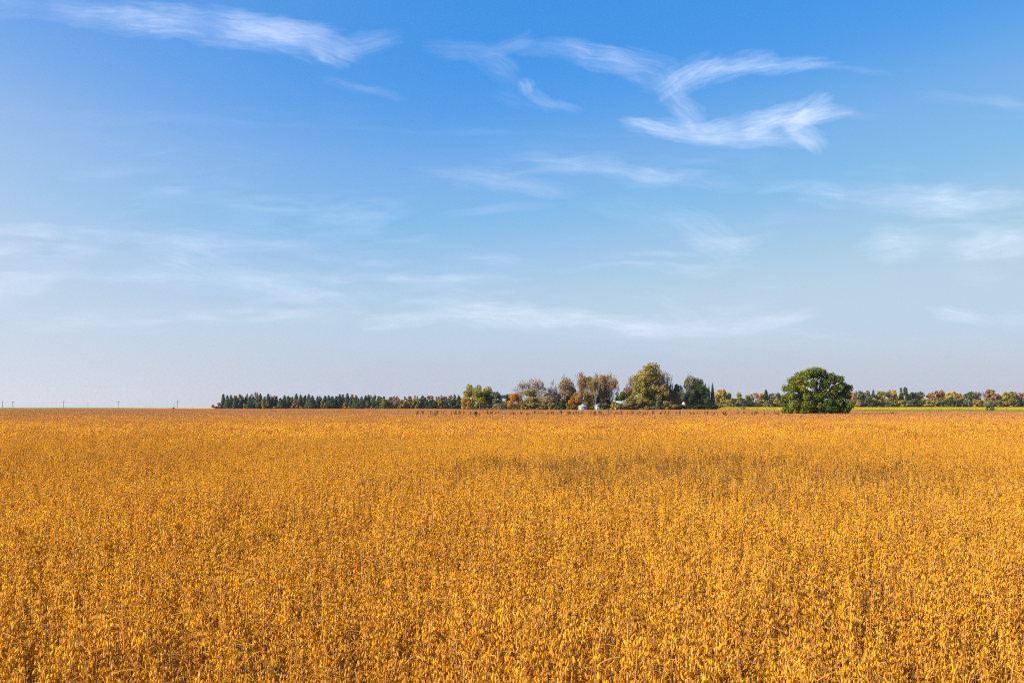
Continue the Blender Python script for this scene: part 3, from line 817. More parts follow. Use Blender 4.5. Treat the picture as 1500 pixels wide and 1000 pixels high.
px = 327.0
skip = [(577, 590), (604, 999)]
tops = [576.5, 579, 577, 579.5, 581, 580, 578.5, 579.5, 578, 580]
j = 0
while px < 549:
    if not any(a < px < b for a, b in skip):
        t_ = tops[j % len(tops)] + tr_rng.uniform(-1.0, 2.6)
        if abs(px - 437) < 3: t_ = 576.2
        if abs(px - 455) < 3: t_ = 576.6
        if abs(px - 507) < 3: t_ = 575.6
        windbreak(px, t_, tr_rng.uniform(12.5, 19), 'spruce', 703 + tr_rng.uniform(-5, 6), G_SPRUCE, 'dark blue green spruce')
    px += tr_rng.uniform(4.6, 6.6); j += 1
for px, top, w, kind, mat, noun in [
    (345, 577.5, 9, 'round', G_ORANGE, 'orange broadleaf tree'), (352, 577, 8, 'round', G_RUST, 'rust broadleaf tree'), (359, 576, 9, 'round', G_YEL, 'yellow broadleaf tree'),
    (367, 576, 9, 'sparse', G_PINK, 'nearly bare pinkish tree'), (374, 575.5, 8, 'sparse', G_PINK, 'nearly bare pinkish tree'), (395, 578, 10, 'sparse', G_RUST, 'thin rust tree'),
    (403, 578.5, 9, 'round', G_PINK, 'faded pink broadleaf tree'), (418, 580, 9, 'sparse', G_PINK, 'nearly bare pinkish tree'), (423, 579.5, 7, 'round', G_GREY, 'grey green broadleaf tree'),
    (446, 579, 9, 'sparse', G_OLIVE, 'thin olive tree'), (467, 579.5, 9, 'sparse', G_GREY, 'thin grey tree'), (478, 580, 9, 'sparse', G_PINK, 'nearly bare pinkish tree'),
    (492, 579, 9, 'round', G_GREY, 'grey green broadleaf tree'), (503, 576, 10, 'round', G_PINK, 'faded pink broadleaf tree'), (516, 577, 9, 'round', G_RUST, 'rust broadleaf tree'),
    (525, 578, 10, 'round', G_PINK, 'faded pink broadleaf tree'), (541, 579, 9, 'sparse', G_RUST, 'thin rust tree'), (552, 578, 12, 'wide', G_GREY, 'grey green broadleaf tree'),
    (561, 580, 9, 'round', G_MID, 'green broadleaf tree'), (574, 579, 11, 'round', G_RUST, 'rust broadleaf tree'), (581, 578, 8, 'sparse', G_PINK, 'nearly bare pinkish tree'),
    (592, 580, 11, 'round', G_OLIVE, 'olive broadleaf tree'), (600, 578.5, 10, 'round', G_RUST, 'rust broadleaf tree'), (608, 578, 10, 'wide', G_PINK, 'faded pink broadleaf tree'),
    (603, 583, 14, 'wide', G_GREY, 'grey green broadleaf tree'), (614, 581, 12, 'wide', G_MID, 'green broadleaf tree'), (621, 577, 9, 'tall', G_GREY, 'grey green broadleaf tree'), (622, 584, 12, 'wide', G_DARK, 'dark green broadleaf tree'),
    (629, 579, 12, 'round', G_RUST, 'rust broadleaf tree'), (636, 579, 12, 'round', G_PINK, 'faded pink broadleaf tree'), (634, 586, 10, 'shrub', G_DARK, 'dark green shrub'),
    (643, 580, 12, 'round', G_RUST, 'rust broadleaf tree'), (650, 578, 11, 'round', G_PINK, 'faded pink broadleaf tree'), (641, 585, 10, 'shrub', G_MID, 'green shrub'), (651, 586, 11, 'shrub', G_GREY, 'grey green shrub'),
    (657, 579, 10, 'sparse', G_RUST, 'thin rust tree'), (664, 578, 11, 'round', G_GREY, 'grey green broadleaf tree'), (662, 584, 10, 'shrub', G_DARK, 'dark green shrub'), (669, 577, 12, 'wide', G_MID, 'green broadleaf tree'),
    (336, 583, 9, 'round', G_MID, 'green broadleaf tree'), (379, 582, 10, 'round', G_GREY, 'grey green broadleaf tree'), (388, 584, 9, 'round', G_OLIVE, 'olive broadleaf tree'), (412, 583, 9, 'round', G_MID, 'green broadleaf tree'),
    (434, 584, 9, 'round', G_RUST, 'rust broadleaf tree'), (456, 584, 10, 'round', G_GREY, 'grey green broadleaf tree'), (473, 585, 9, 'round', G_OLIVE, 'olive broadleaf tree'), (487, 583, 10, 'round', G_MID, 'green broadleaf tree'), (521, 583, 10, 'wide', G_MID, 'green broadleaf tree'), (534, 584, 10, 'round', G_OLIVE, 'olive broadleaf tree'),
    (556, 582, 12, 'wide', G_MID, 'green broadleaf tree'), (563, 583, 11, 'round', G_YG, 'yellow green broadleaf tree'), (596, 584, 12, 'wide', G_OLIVE, 'olive broadleaf tree'), (610, 583, 11, 'round', G_YG, 'yellow green broadleaf tree'), (628, 584, 12, 'wide', G_MID, 'green broadleaf tree'),
    (581, 583, 12, 'wide', G_RUST, 'rust broadleaf tree'), (587, 582, 10, 'round', G_OLIVE, 'olive broadleaf tree'), (676, 582, 12, 'wide', G_DARK, 'dark green broadleaf tree'), (655, 582, 14, 'wide', G_GREY, 'grey green broadleaf tree'), (646, 583, 13, 'wide', G_YG, 'yellow green broadleaf tree'), (668, 582, 14, 'wide', G_MID, 'green broadleaf tree'),
    (569, 584, 10, 'wide', G_GREY, 'grey green broadleaf tree'), (577, 585, 10, 'sparse', G_PINK, 'nearly bare pinkish tree'), (548, 584, 14, 'wide', G_MID, 'green broadleaf tree'),
]:
    front_ = top > 580.9
    windbreak(px, top, w * 1.12, kind, (695 if front_ else 712) + tr_rng.uniform(-2, 3), mat, noun)

# ---- farmstead grove
FG = 'trees of the farm grove'
FT = [
    # px, top, width, kind, Y, mat, bark, label
    (684, 573, 16, 'round_fine', 540, G_YEL, None, 'bright yellow tree on the open side of the big maple'),
    (700, 559, 40, 'wide_fine', 545, G_YG, None, 'large rounded yellow green maple standing between windbreak and farm grove'),
    (703, 571, 22, 'tall_fine', 536, G_YG, None, 'lower yellow green tree growing in front of the large maple'),
    (686, 585, 8, 'shrub_fine', 530, G_ORANGE, None, 'orange sapling at the foot of the large yellow maple'),
    (717, 570, 20, 'round_fine', 540, G_DARK, None, 'dark green tree in the shade beside the large maple'),
    (730, 572, 20, 'round_fine', 538, G_GREY, None, 'dull grey green tree, second beyond the large maple'),
    (742, 576, 16, 'round_fine', 536, G_DARK, None, 'dark rounded tree between grey green tree and orange tree'),
    (728, 589, 14, 'shrub_fine', 525, G_OLIVE, None, 'olive bush under the grey green tree'),
    (740, 588, 12, 'shrub_fine', 525, G_YG, None, 'yellow green bush under the dark rounded tree'),
    (754, 575, 20, 'round_fine', 500, G_ORANGE, None, 'orange rounded tree at the edge of the bare trees'),
    (762, 563, 18, 'bare_fine', 510, G_PINK, TWIG, 'small bare pinkish tree rising behind the orange tree'),
    (779, 553, 34, 'bare_fine', 490, G_PINK, TWIG_PALE, 'tall bare pale tree with wide fanned branches'),
    (794, 553, 26, 'bare_fine', 494, G_PINK, TWIG, 'tall bare brown tree beside the pale fanned one'),
    (777, 570, 26, 'round_fine', 484, G_OLIVE, BARK_PALE, 'olive tree under the tall bare trees with pale trunk'),
    (792, 577, 22, 'sparse_fine', 480, G_OLIVE, BARK_PALE, 'thin olive tree with pale forked trunk below the bare trees'),
    (766, 584, 12, 'shrub_fine', 478, G_OLIVE, None, 'olive bush between orange tree and pale trunk'),
    (806, 575, 16, 'round_fine', 500, G_ORANGE, None, 'small orange yellow tree between two tall bare trees'),
    (808, 588, 12, 'shrub_fine', 476, G_OLIVE, None, 'tawny bush below the small orange yellow tree'),
    (813, 556, 22, 'bare_fine', 495, G_PINK, TWIG, 'bare slender tree on the near side of the rust crown'),
    (822, 552, 26, 'sparse_fine', 490, G_RUST, TWIG_PALE, 'half bare tree with clumps of rust leaves at top'),
    (820, 573, 24, 'round_fine', 492, G_RUST, None, 'rust brown lower tree under the half bare crown'),
    (837, 559, 13, 'tall_fine', 500, G_DARK, None, 'narrow dark olive green tree between rust crowns'),
    (822, 583, 18, 'shrub_fine', 474, G_DARK, None, 'dark green bush beneath the rust brown tree'),
    (833, 587, 9, 'shrub_fine', 472, G_YG, None, 'small yellow green bush beside dark green bush'),
    (849, 545, 20, 'sparse_fine', 488, G_RUST, TWIG, 'tall reddish half bare tree above the grain bin'),
    (843, 577, 18, 'shrub_fine', 472, G_ORANGE, None, 'large orange bush beside the grain bin'),
    (851, 570, 20, 'round_fine', 484, G_RUST, None, 'russet tree directly behind the grain bin'),
    (866, 549, 20, 'tall_fine', 486, G_OLIVE, TWIG_PALE, 'tall olive tree rising behind the two grain bins'),
    (873, 548, 22, 'sparse_fine', 482, G_OLIVE, TWIG_PALE, 'thin tall olive crown beside the rust poplar'),
    (887, 547, 20, 'tall_fine', 490, G_RUST, BARK_PALE, 'rust leaved poplar with pale upright trunk'),
    (896, 547, 18, 'sparse_fine', 486, G_RUST, BARK_PALE, 'thin rust tree with pale stem beside the gap of sky'),
    (868, 574, 22, 'round_fine', 497, G_YG, None, 'yellow green tree between the two grain bins'),
    (883, 574, 22, 'round_fine', 498, G_MID, None, 'green tree behind the second grain bin'),
    (893, 582, 14, 'shrub_fine', 490, G_DARK, None, 'dark shaded bush between second bin and white house'),
    (884, 588.5, 17, 'shrub_fine', 464, G_GREY, None, 'grey green bush half hiding the second grain bin'),
    (903, 586.3, 20, 'shrub_fine', 464, G_YG, None, 'yellow green bush in front of the white house'),
    (916, 588.6, 20, 'shrub_fine', 464, G_OLIVE, None, 'tawny bush at the corner of the white house'),
    (910, 590.0, 16, 'shrub_fine', 462, G_OLIVE, None, 'low brownish bush right before the white house wall'),
    (909, 570, 18, 'round_fine', 500, G_MID, None, 'fresh green tree rising behind the white house roof'),
    (924, 565, 20, 'round_fine', 500, G_RUST, None, 'dull rust tree between green tree and cottonwood'),
    (927, 547, 16, 'bare_fine', 505, G_PINK, TWIG, 'bare purplish tree rising beside the great cottonwood'),
    (953, 532, 42, 'tall_fine', 476, G_OLIVE, TWIG_PALE, 'great olive cottonwood, tallest tree of the grove'),
    (948, 540, 44, 'round_fine', 480, G_OLIVE, TWIG_PALE, 'broad olive cottonwood crown just behind the tallest tree'),
    (963, 541, 30, 'sparse_fine', 482, G_OLIVE, BARK_PALE, 'thin cottonwood with pale limbs on the shaded side of the tallest'),
    (938, 560, 26, 'round_fine', 472, G_YG, None, 'yellowish tree at the sunny foot of the great cottonwood'),
    (970, 562, 28, 'round_fine', 474, G_OLIVE, None, 'brownish olive tree at the shaded foot of the cottonwood'),
    (978, 549, 16, 'bare_fine', 484, G_PINK, TWIG, 'bare mauve tree between cottonwood and green trees'),
    (980, 566, 22, 'round_fine', 486, G_RUST, None, 'brown leaved tree below the bare mauve tree'),
    (925, 580, 20, 'shrub_fine', 466, G_OLIVE, None, 'olive yellow bush between house and cottonwood'),
    (786, 588, 16, 'shrub_fine', 474, G_OLIVE, None, 'olive bush right under the forked pale trunk'),
    (799, 586, 16, 'shrub_fine', 478, G_OLIVE, None, 'olive bush between forked pale trunk and tawny bush'),
    (800, 574, 18, 'round_fine', 500, G_OLIVE, None, 'olive leafed tree hidden among the bare trees'),
    (834, 570, 20, 'round_fine', 496, G_RUST, None, 'rusty tree below the narrow dark olive one'),
    (856, 586, 14, 'shrub_fine', 468, G_OLIVE, None, 'olive bush immediately behind the pale grain bin'),
    (808, 583, 16, 'shrub_fine', 490, G_RUST, None, 'rust bush behind the tawny one'),
    (986, 572, 22, 'wide_fine', 478, G_OLIVE, None, 'olive tree joining the cottonwood to the pale birch'),
    (1000, 582, 22, 'shrub_fine', 490, G_DARK, None, 'shaded dark bush behind the cream shed'),
    (944, 582, 22, 'shrub_fine', 464, G_OLIVE, None, 'bush at the foot of the cottonwood, nearer the house'),
    (962, 583, 22, 'shrub_fine', 464, G_GREY, None, 'grey green bush under the cottonwood'),
    (979, 584, 20, 'shrub_fine', 464, G_OLIVE, None, 'last olive bush under the cottonwood before the shade'),
    (993, 562, 20, 'round_fine', 486, G_GREY, None, 'pale grey green tree beside the dark green crowns'),
    (1004, 549, 20, 'sparse_fine', 478, G_GREY, BARK_PALE, 'pale birch like tree with light stems before dark crowns'),
    (1001, 570, 18, 'sparse_fine', 474, G_GREY, BARK_PALE, 'lower pale stemmed tree under the birch like crown'),
    (1013, 552, 22, 'round_fine', 492, G_MID, None, 'green tree between the pale birch and the dark crown'),
    (1022, 549, 26, 'round_fine', 486, G_DARK, None, 'tall dark green tree with sunlit top'),
    (1027, 562, 26, 'wide_fine', 478, G_DARK, None, 'deep green tree filling the dark end of the grove'),
    (1012, 572, 20, 'wide_fine', 474, G_DARK, None, 'shaded dark green tree beside the cream shed'),
    (1033, 561, 12, 'spruce_fine', 480, G_SPRUCE, None, 'dark spruce closest to the tall dark green tree'),
    (1038, 565, 10, 'spruce_fine', 476, G_SPRUCE, None, 'shorter dark spruce between two taller spruces'),
    (1043.5, 560, 11, 'spruce_fine', 482, G_SPRUCE, None, 'slender pointed spruce ending the grove'),
    (996, 591, 24, 'shrub_fine', 464, G_DARK, None, 'dark low bush in shade by the cream shed'),
    (1013, 592, 24, 'shrub_fine', 464, G_DARK, None, 'dark low bush under the dark green trees'),
    (1030, 591, 24, 'shrub_fine', 464, G_DARK, None, 'dark low bush under the first spruce'),
    (1044, 592, 18, 'shrub_fine', 464, G_DARK, None, 'dark low bush ending the grove under the slender spruce'),
]
for px, top, w, kind, Y, m_, bk, lab in FT: tree(px, top, w * (1.28 if 'sparse' in kind or 'bare' in kind else 1.14), kind, Y, m_, lab, FG, bk)

# ---- far woods on the right
WG = 'trees of the far woods'
RW = [
    (1054, 569, 13, 'round', G_YEL, 'yellow tree at the near end of the woods beside the grove'), (1060, 570, 11, 'round', G_ORANGE, 'orange tree beside the yellow one ending the woods'),
    (1066, 575, 10, 'tall', G_YG, 'yellow green tree at the dip in the woods'), (1073, 581, 10, 'shrub', G_GREY, 'low grey green bush in the dip of the woods'), (1080, 582, 9, 'shrub', G_DARK, 'low dark bush in the dip of the woods'),
    (1088, 574.5, 13, 'round', G_YG, 'rounded yellow green tree past the dip in the woods'), (1098, 577, 11, 'round', G_OLIVE, 'olive tree just past the rounded yellow green one'),
    (1106, 576, 11, 'sparse', G_PINK, 'faded thin tree between olive and orange trees'), (1113, 574, 12, 'round', G_ORANGE, 'orange tree under the dark pine top'), (1119, 575, 9, 'round', G_YEL, 'small yellow crown under the dark pine top'),
    (1122, 570.5, 12, 'spruce', G_DARK, 'flat topped dark pine above the yellow and orange crowns'), (1131, 575, 12, 'round', G_OLIVE, 'olive crown two trees before the green oak'), (1140, 575, 12, 'round', G_GREY, 'grey green crown beside the sunny side of the oak'),
    (1149, 574, 12, 'round', G_RUST, 'rust crown half hidden by the sunny side of the oak'), (1248, 573, 12, 'round', G_RUST, 'rust crown touching the shaded side of the oak'), (1257, 570, 13, 'wide', G_GREY, 'grey topped tree next to the shaded side of the oak'),
    (1255, 582, 9, 'shrub', G_YEL, 'bright yellow bush near the shaded side of the oak'), (1266, 572, 12, 'round', G_RUST, 'rust tree between grey top and pointed spruce'), (1273, 571, 12, 'round', G_GREY, 'dull grey green tree next to the pointed spruce'),
    (1279, 570.5, 9, 'spruce', G_SPRUCE, 'pointed dark spruce in the far woods'), (1290, 571, 14, 'round', G_YG, 'yellow olive tree next to the pointed spruce'), (1299, 574, 12, 'round', G_OLIVE, 'orange olive tree before the golden crown'),
    (1308, 568, 10, 'tall', G_YEL, 'tall golden crown standing above the far woods'), (1315, 574, 11, 'round', G_YG, 'yellow green tree behind the golden crown'),
    (1320, 568, 4.5, 'tall', G_MID, 'dark green top, first of two side by side'), (1326.5, 567, 5, 'tall', G_DARK, 'dark green top, second and taller of two side by side'), (1333, 574, 12, 'round', G_MID, 'green tree next to the twin dark tops'),
    (1342, 572, 13, 'round', G_GREY, 'grey olive rounded tree past the twin dark tops'), (1351, 574, 11, 'round', G_YG, 'yellow olive tree before the rust orange crowns'), (1362, 574, 14, 'round', G_ORANGE, 'rust orange crown, first of a pair'),
    (1372, 572, 14, 'round', G_RUST, 'rust crown, second of a pair before the brilliant yellow'), (1384, 570.5, 13, 'round', G_YEL, 'brilliant yellow crown, brightest of the far woods'), (1394, 573, 13, 'round', G_YEL, 'golden tree adjoining the brilliant yellow crown'),
    (1403, 574, 12, 'round', G_ORANGE, 'orange tree between golden tree and green poplar'), (1410, 578, 10, 'round', G_RUST, 'low rust tree beside the green poplar'), (1420, 571, 13, 'tall', G_MID, 'green poplar standing behind the utility pole'),
    (1431, 573, 13, 'sparse', G_PINK, 'bare mauve tree past the green poplar'), (1439, 575, 10, 'sparse', G_PINK, 'second bare mauve tree past the green poplar'), (1445, 572, 9, 'round', G_RUST, 'rust tree next to the bare mauve trees'), (1449, 570.5, 11, 'tall', G_OLIVE, 'tall olive tree beside the rust tree'),
    (1458, 576, 12, 'round', G_RUST, 'low rust tree between tall olive and golden trees'), (1468, 573, 12, 'round', G_YEL, 'golden tree past the tall olive one'), (1478, 573, 14, 'round', G_YG, 'yellow olive tree next to the golden tree at the frame edge'),
    (1486, 577, 10, 'sparse', G_GREY, 'thin grey tree before the pinkish end trees'), (1492, 573, 12, 'round', G_PINK, 'pinkish faded tree near the edge of the picture'), (1501, 574, 12, 'round', G_RUST, 'rust tree cut by the edge of the picture'),
    (1512, 573, 13, 'round', G_OLIVE, None), (1524, 573, 13, 'round', G_RUST, None), (1536, 572, 13, 'round', G_YG, None), (1549, 574, 13, 'round', G_GREY, None),
]
for q in RW:
    if q[0] > 1505: continue
    px, top, w, kind, m_, lab = q
    tree(px, top, w * 1.5, kind, 860 + tr_rng.uniform(-8, 8), m_, lab, WG)
# undergrowth in front of the woods: each bush named by what stands right behind it
under = [(1058, 'the yellow end tree'), (1070, 'the dip in the woods'), (1085, 'the rounded yellow green tree'), (1095, 'the olive tree'), (1104, 'the faded thin tree'), (1115, 'the orange tree by the pine'), (1127, 'the flat topped pine'), (1138, 'the grey crown by the oak'),
         (1253, 'the grey top by the oak'), (1263, 'the rust tree by the oak'), (1272, 'the dull grey green tree'), (1282, 'the pointed spruce'), (1292, 'the yellow olive tree'), (1303, 'the orange olive tree'), (1313, 'the golden crown'), (1324, 'the twin dark tops'),
         (1335, 'the green tree by the twin tops'), (1345, 'the grey olive rounded tree'), (1355, 'the yellow olive tree by the rust pair'), (1367, 'the rust orange pair'), (1379, 'the brilliant yellow crown'), (1391, 'the golden tree'), (1401, 'the orange tree by the poplar'), (1412, 'the low rust tree by the poplar'),
         (1426, 'the green poplar'), (1436, 'the bare mauve trees'), (1446, 'the tall olive tree'), (1457, 'the low rust tree'), (1467, 'the golden tree near the picture edge'), (1477, 'the yellow olive end tree'), (1487, 'the thin grey tree'), (1498, 'the pinkish end tree')]
cyc = [(G_YG, 'yellow green'), (G_OLIVE, 'olive'), (G_GREY, 'grey green'), (G_DARK, 'dark green'), (G_OLIVE, 'tawny olive'), (G_YG, 'yellow green'), (G_GREY, 'grey green')]
sp = {1367: (G_YG, 'broad yellow olive', 580.5, 18), 1391: (G_MID, 'domed green', 580, 15), 1401: (G_GREY, 'domed grey green', 580, 16), 1426: (G_YEL, 'golden yellow', 582.5, 13), 1345: (G_DARK, 'very dark', 583, 20), 1335: (G_GREY, 'broad grey green', 584, 18)}
for i, (px, what) in enumerate(under):
    m_, colr = cyc[i % len(cyc)]; top, w = tr_rng.uniform(581.5, 586), tr_rng.uniform(15, 20)
    if px in sp: m_, colr, top, w = sp[px]
    tree(px, top, w, 'shrub', 838 + tr_rng.uniform(-6, 6), m_, f'{colr} bush at the foot of {what}', 'bushes along the far woods')

# lone bushes in front of the yellow field
tree(1450, 588, 14, 'shrub', 420, G_GREY, 'lone grey green bush standing on the verge of the yellow field', 'lone bushes in the fields')
tree(1088, 594, 9, 'shrub', 450, G_OLIVE, 'small tawny bush alone before the yellow crop strip', 'lone bushes in the fields')
tree(106, 598, 4, 'shrub', 735, G_OLIVE, 'tiny brown bush at the edge of the green field', 'lone bushes in the fields')
tree(254, 596, 4, 'shrub', 900, G_DARK, 'tiny dark bush at the foot of a thin pole', 'lone bushes in the fields')


# ---- the oak
def oak():
    Y0 = 226.0; k = Y0 / F; R = np.random.default_rng(42)
    X0 = X_at(1197, Y0); root = empty('oak_tree', (X0, Y0, gh(X0, Y0)))
    tag(root, 'broad dark green oak standing alone in the soybean field', 'tree')
    pts = [(1155, 568, 7), (1162, 558, 8), (1174, 551, 9), (1185, 547.5, 8), (1195, 544, 8), (1203, 546, 8), (1211, 553, 7), (1219, 557, 7), (1226, 555, 7.5), (1231, 566, 7), (1242, 569, 6.5), (1236, 577, 6),
           (1241, 580, 6), (1238, 593, 8), (1224, 592, 9), (1207, 593, 9), (1190, 595, 9), (1173, 594, 9), (1158, 593, 8), (1150, 601, 6), (1154, 581, 8), (1168, 569, 8), (1182, 561, 6),
           (1205, 563, 7), (1217, 572, 8), (1186, 579, 9), (1201, 580, 8), (1169, 582, 8), (1228, 581, 8), (1165, 603, 6), (1182, 604, 6), (1200, 604, 6), (1216, 603, 6), (1232, 602, 6.5), (1240, 602, 5)]
    bl = []
    for px, py, r in pts:
        u = (px - 1197) / 50; v = (py - 577) / 40
        dep = 6.8 * math.sqrt(max(.05, 1 - u * u * .95)) * math.sqrt(max(.1, 1 - min(1, max(0, -v)) ** 2 * .8))
        for s in (-1, 1, 0, -.5):
            d = dep * (s * R.uniform(.55, .95) + (0 if s else R.uniform(-.4, .4)))
            jx, jz = R.normal(0, 1.5, 2) - np.array([.6, 0])
            if s == 0: jx = jz = 0
            bl.append(((px + jx - 1197) * k * .94, d, Z_at(py + jz, Y0), r * k * R.uniform(.62, 1.0)))
    bl = [b for b in bl if b[2] > .8]
    V, f = crown_cloud(bl, 38000, .17, R, .65)
    V[:, 2] = V[:, 2].clip(.05, None)
    mb = MB(); mb.add(V, f)
    link('crown', mb.mesh('oak_crown', [G_OAK]), root)
    tb = MB(); limbs(tb, (0, 0, -.2), [b for b in bl if b[2] > 3][::2], R, .55, 8.5, lean=.03, sides=8)
    link('trunk', tb.mesh('oak_trunk', [BARK]), root)
    # a paler sucker clump at its foot
    b2 = [(X_at(px, Y0 - 7), Y0 - 7 + R.uniform(-1, 1), Z_at(py, Y0 - 7), r * k) for px, py, r in [(1211, 592, 4.5), (1217, 589, 4.5), (1222, 593, 4.5), (1214, 598, 5), (1221, 600, 5)]]
    r2 = empty('shrub', (X_at(1216, Y0 - 7), Y0 - 7, 0)); tag(r2, 'light green bush growing against the front of the oak', 'shrub', 'bushes under the oak')
    bb = [(x - r2.location.x, y - r2.location.y, z, r) for x, y, z, r in b2]
    V, f = crown_cloud(bb, 1800, .16, R, .6); mb = MB(); mb.add(V, f); link('crown', mb.mesh('oak_bush_crown', [G_MID]), r2)
    tb = MB(); limbs(tb, (0, 0, -.1), bb, R, .06, 1.9, sides=5); link('trunk', tb.mesh('oak_bush_stem', [BARK]), r2)


oak()

# ------------------------------------------------------------------ farm buildings
GALV = noisy_mat('galvanised_steel', (0.19, 0.25, 0.28), (0.28, 0.34, 0.38), 1.5, 0.5, 3, 0.15, stretch=(1, 1, 4))
GALV_ROOF = noisy_mat('bin_roof', (0.30, 0.33, 0.29), (0.40, 0.42, 0.37), 1.0, 0.5, 3, 0.1)
BLUE_ROOF = noisy_mat('bluish_roof', (0.24, 0.26, 0.42), (0.34, 0.36, 0.52), 1.0, 0.5, 3, 0.1)
WHITE = noisy_mat('white_paint', (0.34, 0.34, 0.31), (0.46, 0.46, 0.43), 2.0, 0.7, 4)
ROOFING = noisy_mat('pale_sheet_roof', (0.24, 0.30, 0.28), (0.33, 0.39, 0.36), 1.0, 0.55, 4, stretch=(6, 1, 1))
GLASS = noisy_mat('window_glass', (0.02, 0.025, 0.03), (0.05, 0.06, 0.07), 1.0, 0.15)
CREAM = noisy_mat('cream_boards', (0.50, 0.39, 0.25), (0.64, 0.52, 0.35), 1.5, 0.8, 4, stretch=(5, 1, 1))
DARKM = noisy_mat('dark_opening', (0.03, 0.03, 0.035), (0.06, 0.06, 0.06), 1.0, 0.8)


def grain_bin(px, py_roof, py_eave, wpx, Y, roofm, label):
    X = X_at(px, Y); r = wpx / 2 / F * Y; ze = Z_at(py_eave, Y); zt = Z_at(py_roof, Y)
    root = empty('grain_bin', (X, Y, gh(X, Y))); tag(root, label, 'grain bin', 'round steel grain bins')
    mb = MB(); n = 40; rows = 24; V = []
    for i in range(rows + 1):
        z = ze * i / rows; rr = r + (.018 if i % 2 else 0)
        V += [(rr * math.cos(2 * PI * k / n), rr * math.sin(2 * PI * k / n), z) for k in range(n)]
    mb.add(V, [[i * n + k, i * n + (k + 1) % n, (i + 1) * n + (k + 1) % n, (i + 1) * n + k] for i in range(rows) for k in range(n)])
    link('wall', mb.mesh('bin_wall', [GALV]), root)
    rb = MB(); V = [((r + .12) * math.cos(2 * PI * k / n), (r + .12) * math.sin(2 * PI * k / n), ze - .02 + (.03 if k % 2 else 0)) for k in range(n)]
    V += [(.28 * math.cos(2 * PI * k / n), .28 * math.sin(2 * PI * k / n), zt - .15) for k in range(n)]
    rb.add(V, [[k, (k + 1) % n, n + (k + 1) % n, n + k] for k in range(n)])
    rf = link('roof', rb.mesh('bin_roof', [roofm]), root)
    cb = MB(); cb.tube([(0, 0, zt - .2), (0, 0, zt - .02), (0, 0, zt)], [.30, .30, .05], 12); link('cap', cb.mesh('bin_cap', [GALV_ROOF]), rf)
    a = math.radians(-118); db = MB(); db.box(-.35, .35, -.05, .05, .25, 1.9)
    d = link('door', db.mesh('bin_door', [GALV_ROOF]), root); d.location = ((r + .04) * math.cos(a), (r + .04) * math.sin(a), 0); d.rotation_euler = (0, 0, a + PI / 2)
    return root


grain_bin(853.5, 591.6, 595.2, 12.5, 458, GALV_ROOF, 'pale steel grain bin with grey cone roof, fully in view')
grain_bin(876.5, 591.2, 594.4, 11.0, 468, BLUE_ROOF, 'grain bin with bluish roof half hidden behind a bush')


def gable_house(px0, px1, py_ridge, py_eave, Y, depth, label):
    x0, x1 = X_at(px0, Y), X_at(px1, Y); w = x1 - x0; ze, zr = Z_at(py_eave, Y), Z_at(py_ridge, Y)
    root = empty('house', ((x0 + x1) / 2, Y, 0), math.radians(-4)); tag(root, label, 'house')
    h = w / 2; wb = MB(); wb.box(-h, h, 0, depth, 0, ze)
    wb.add([(-h, 0, ze), (-h, depth, ze), (-h, depth / 2, zr - .1)], [[0, 1, 2]]); wb.add([(h, 0, ze), (h, depth, ze), (h, depth / 2, zr - .1)], [[0, 2, 1]])
    link('wall', wb.mesh('house_wall', [WHITE]), root)
    rb = MB(); e = .35
    for s in (0, 1):
        ya, yb = (-e, depth / 2) if s == 0 else (depth + e, depth / 2)
        V = [(-h - e, ya, ze - .18), (h + e, ya, ze - .18), (h + e, yb, zr), (-h - e, yb, zr)]
        V2 = [(x, y, z + .12) for x, y, z in V]
        rb.add(V + V2, [[0, 1, 2, 3], [4, 5, 6, 7], [0, 1, 5, 4], [1, 2, 6, 5], [3, 0, 4, 7]])
    rf = link('roof', rb.mesh('house_roof', [ROOFING]), root)
    cb = MB(); cb.box(-.3, .3, -.3, .3, 0, 1.1); c = link('chimney', cb.mesh('house_chimney', [BARK]), rf); c.location = (h * .45, depth * .62, zr - .5)
    for x in (-h * .55, h * .45):
        fb = MB(); fb.box(-.55, .55, -.04, .02, 1.0, 2.2); f = link('window', fb.mesh('window_frame', [CREAM]), root); f.location = (x, -.02, 0)
        gb = MB(); gb.box(-.45, .45, -.02, .0, 1.1, 2.1); g = link('pane', gb.mesh('window_pane', [GLASS]), f); g.location = (0, -.03, 0)
    db = MB(); db.box(-.45, .45, -.05, .02, .1, 2.1); d = link('door', db.mesh('house_door', [BARK]), root); d.location = (0, -.02, 0)


gable_house(899.5, 918.5, 587.4, 591.9, 474, 6.5, 'white house with pale sheet roof between bushes')


def shed():
    Y = 469.0; x = X_at(1001, Y); root = empty('shed', (x, Y, 0), math.radians(-28)); tag(root, 'narrow cream gabled shed glimpsed in the shade of dark trees', 'shed')
    wb = MB(); wb.box(-.65, .65, 0, 2.2, 0, 4.2); wb.add([(-.65, 0, 4.2), (.65, 0, 4.2), (0, 0, 5.0)], [[0, 1, 2]]); wb.add([(-.65, 2.2, 4.2), (.65, 2.2, 4.2), (0, 2.2, 5.0)], [[0, 2, 1]])
    link('wall', wb.mesh('shed_wall', [CREAM]), root)
    rb = MB()
    for s in (-1, 1):
        V = [(s * .8, -.15, 4.05), (s * .8, 2.35, 4.05), (0, 2.35, 5.05), (0, -.15, 5.05)]; V2 = [(a, b, c + .07) for a, b, c in V]
        rb.add(V + V2, [[0, 1, 2, 3], [4, 5, 6, 7], [0, 1, 5, 4], [0, 3, 7, 4], [1, 2, 6, 5]])
    link('roof', rb.mesh('shed_roof', [BARK]), root)
    db = MB(); db.box(.1, .5, -.04, .02, .1, 2.3); link('door', db.mesh('shed_door', [DARKM]), root)


shed()
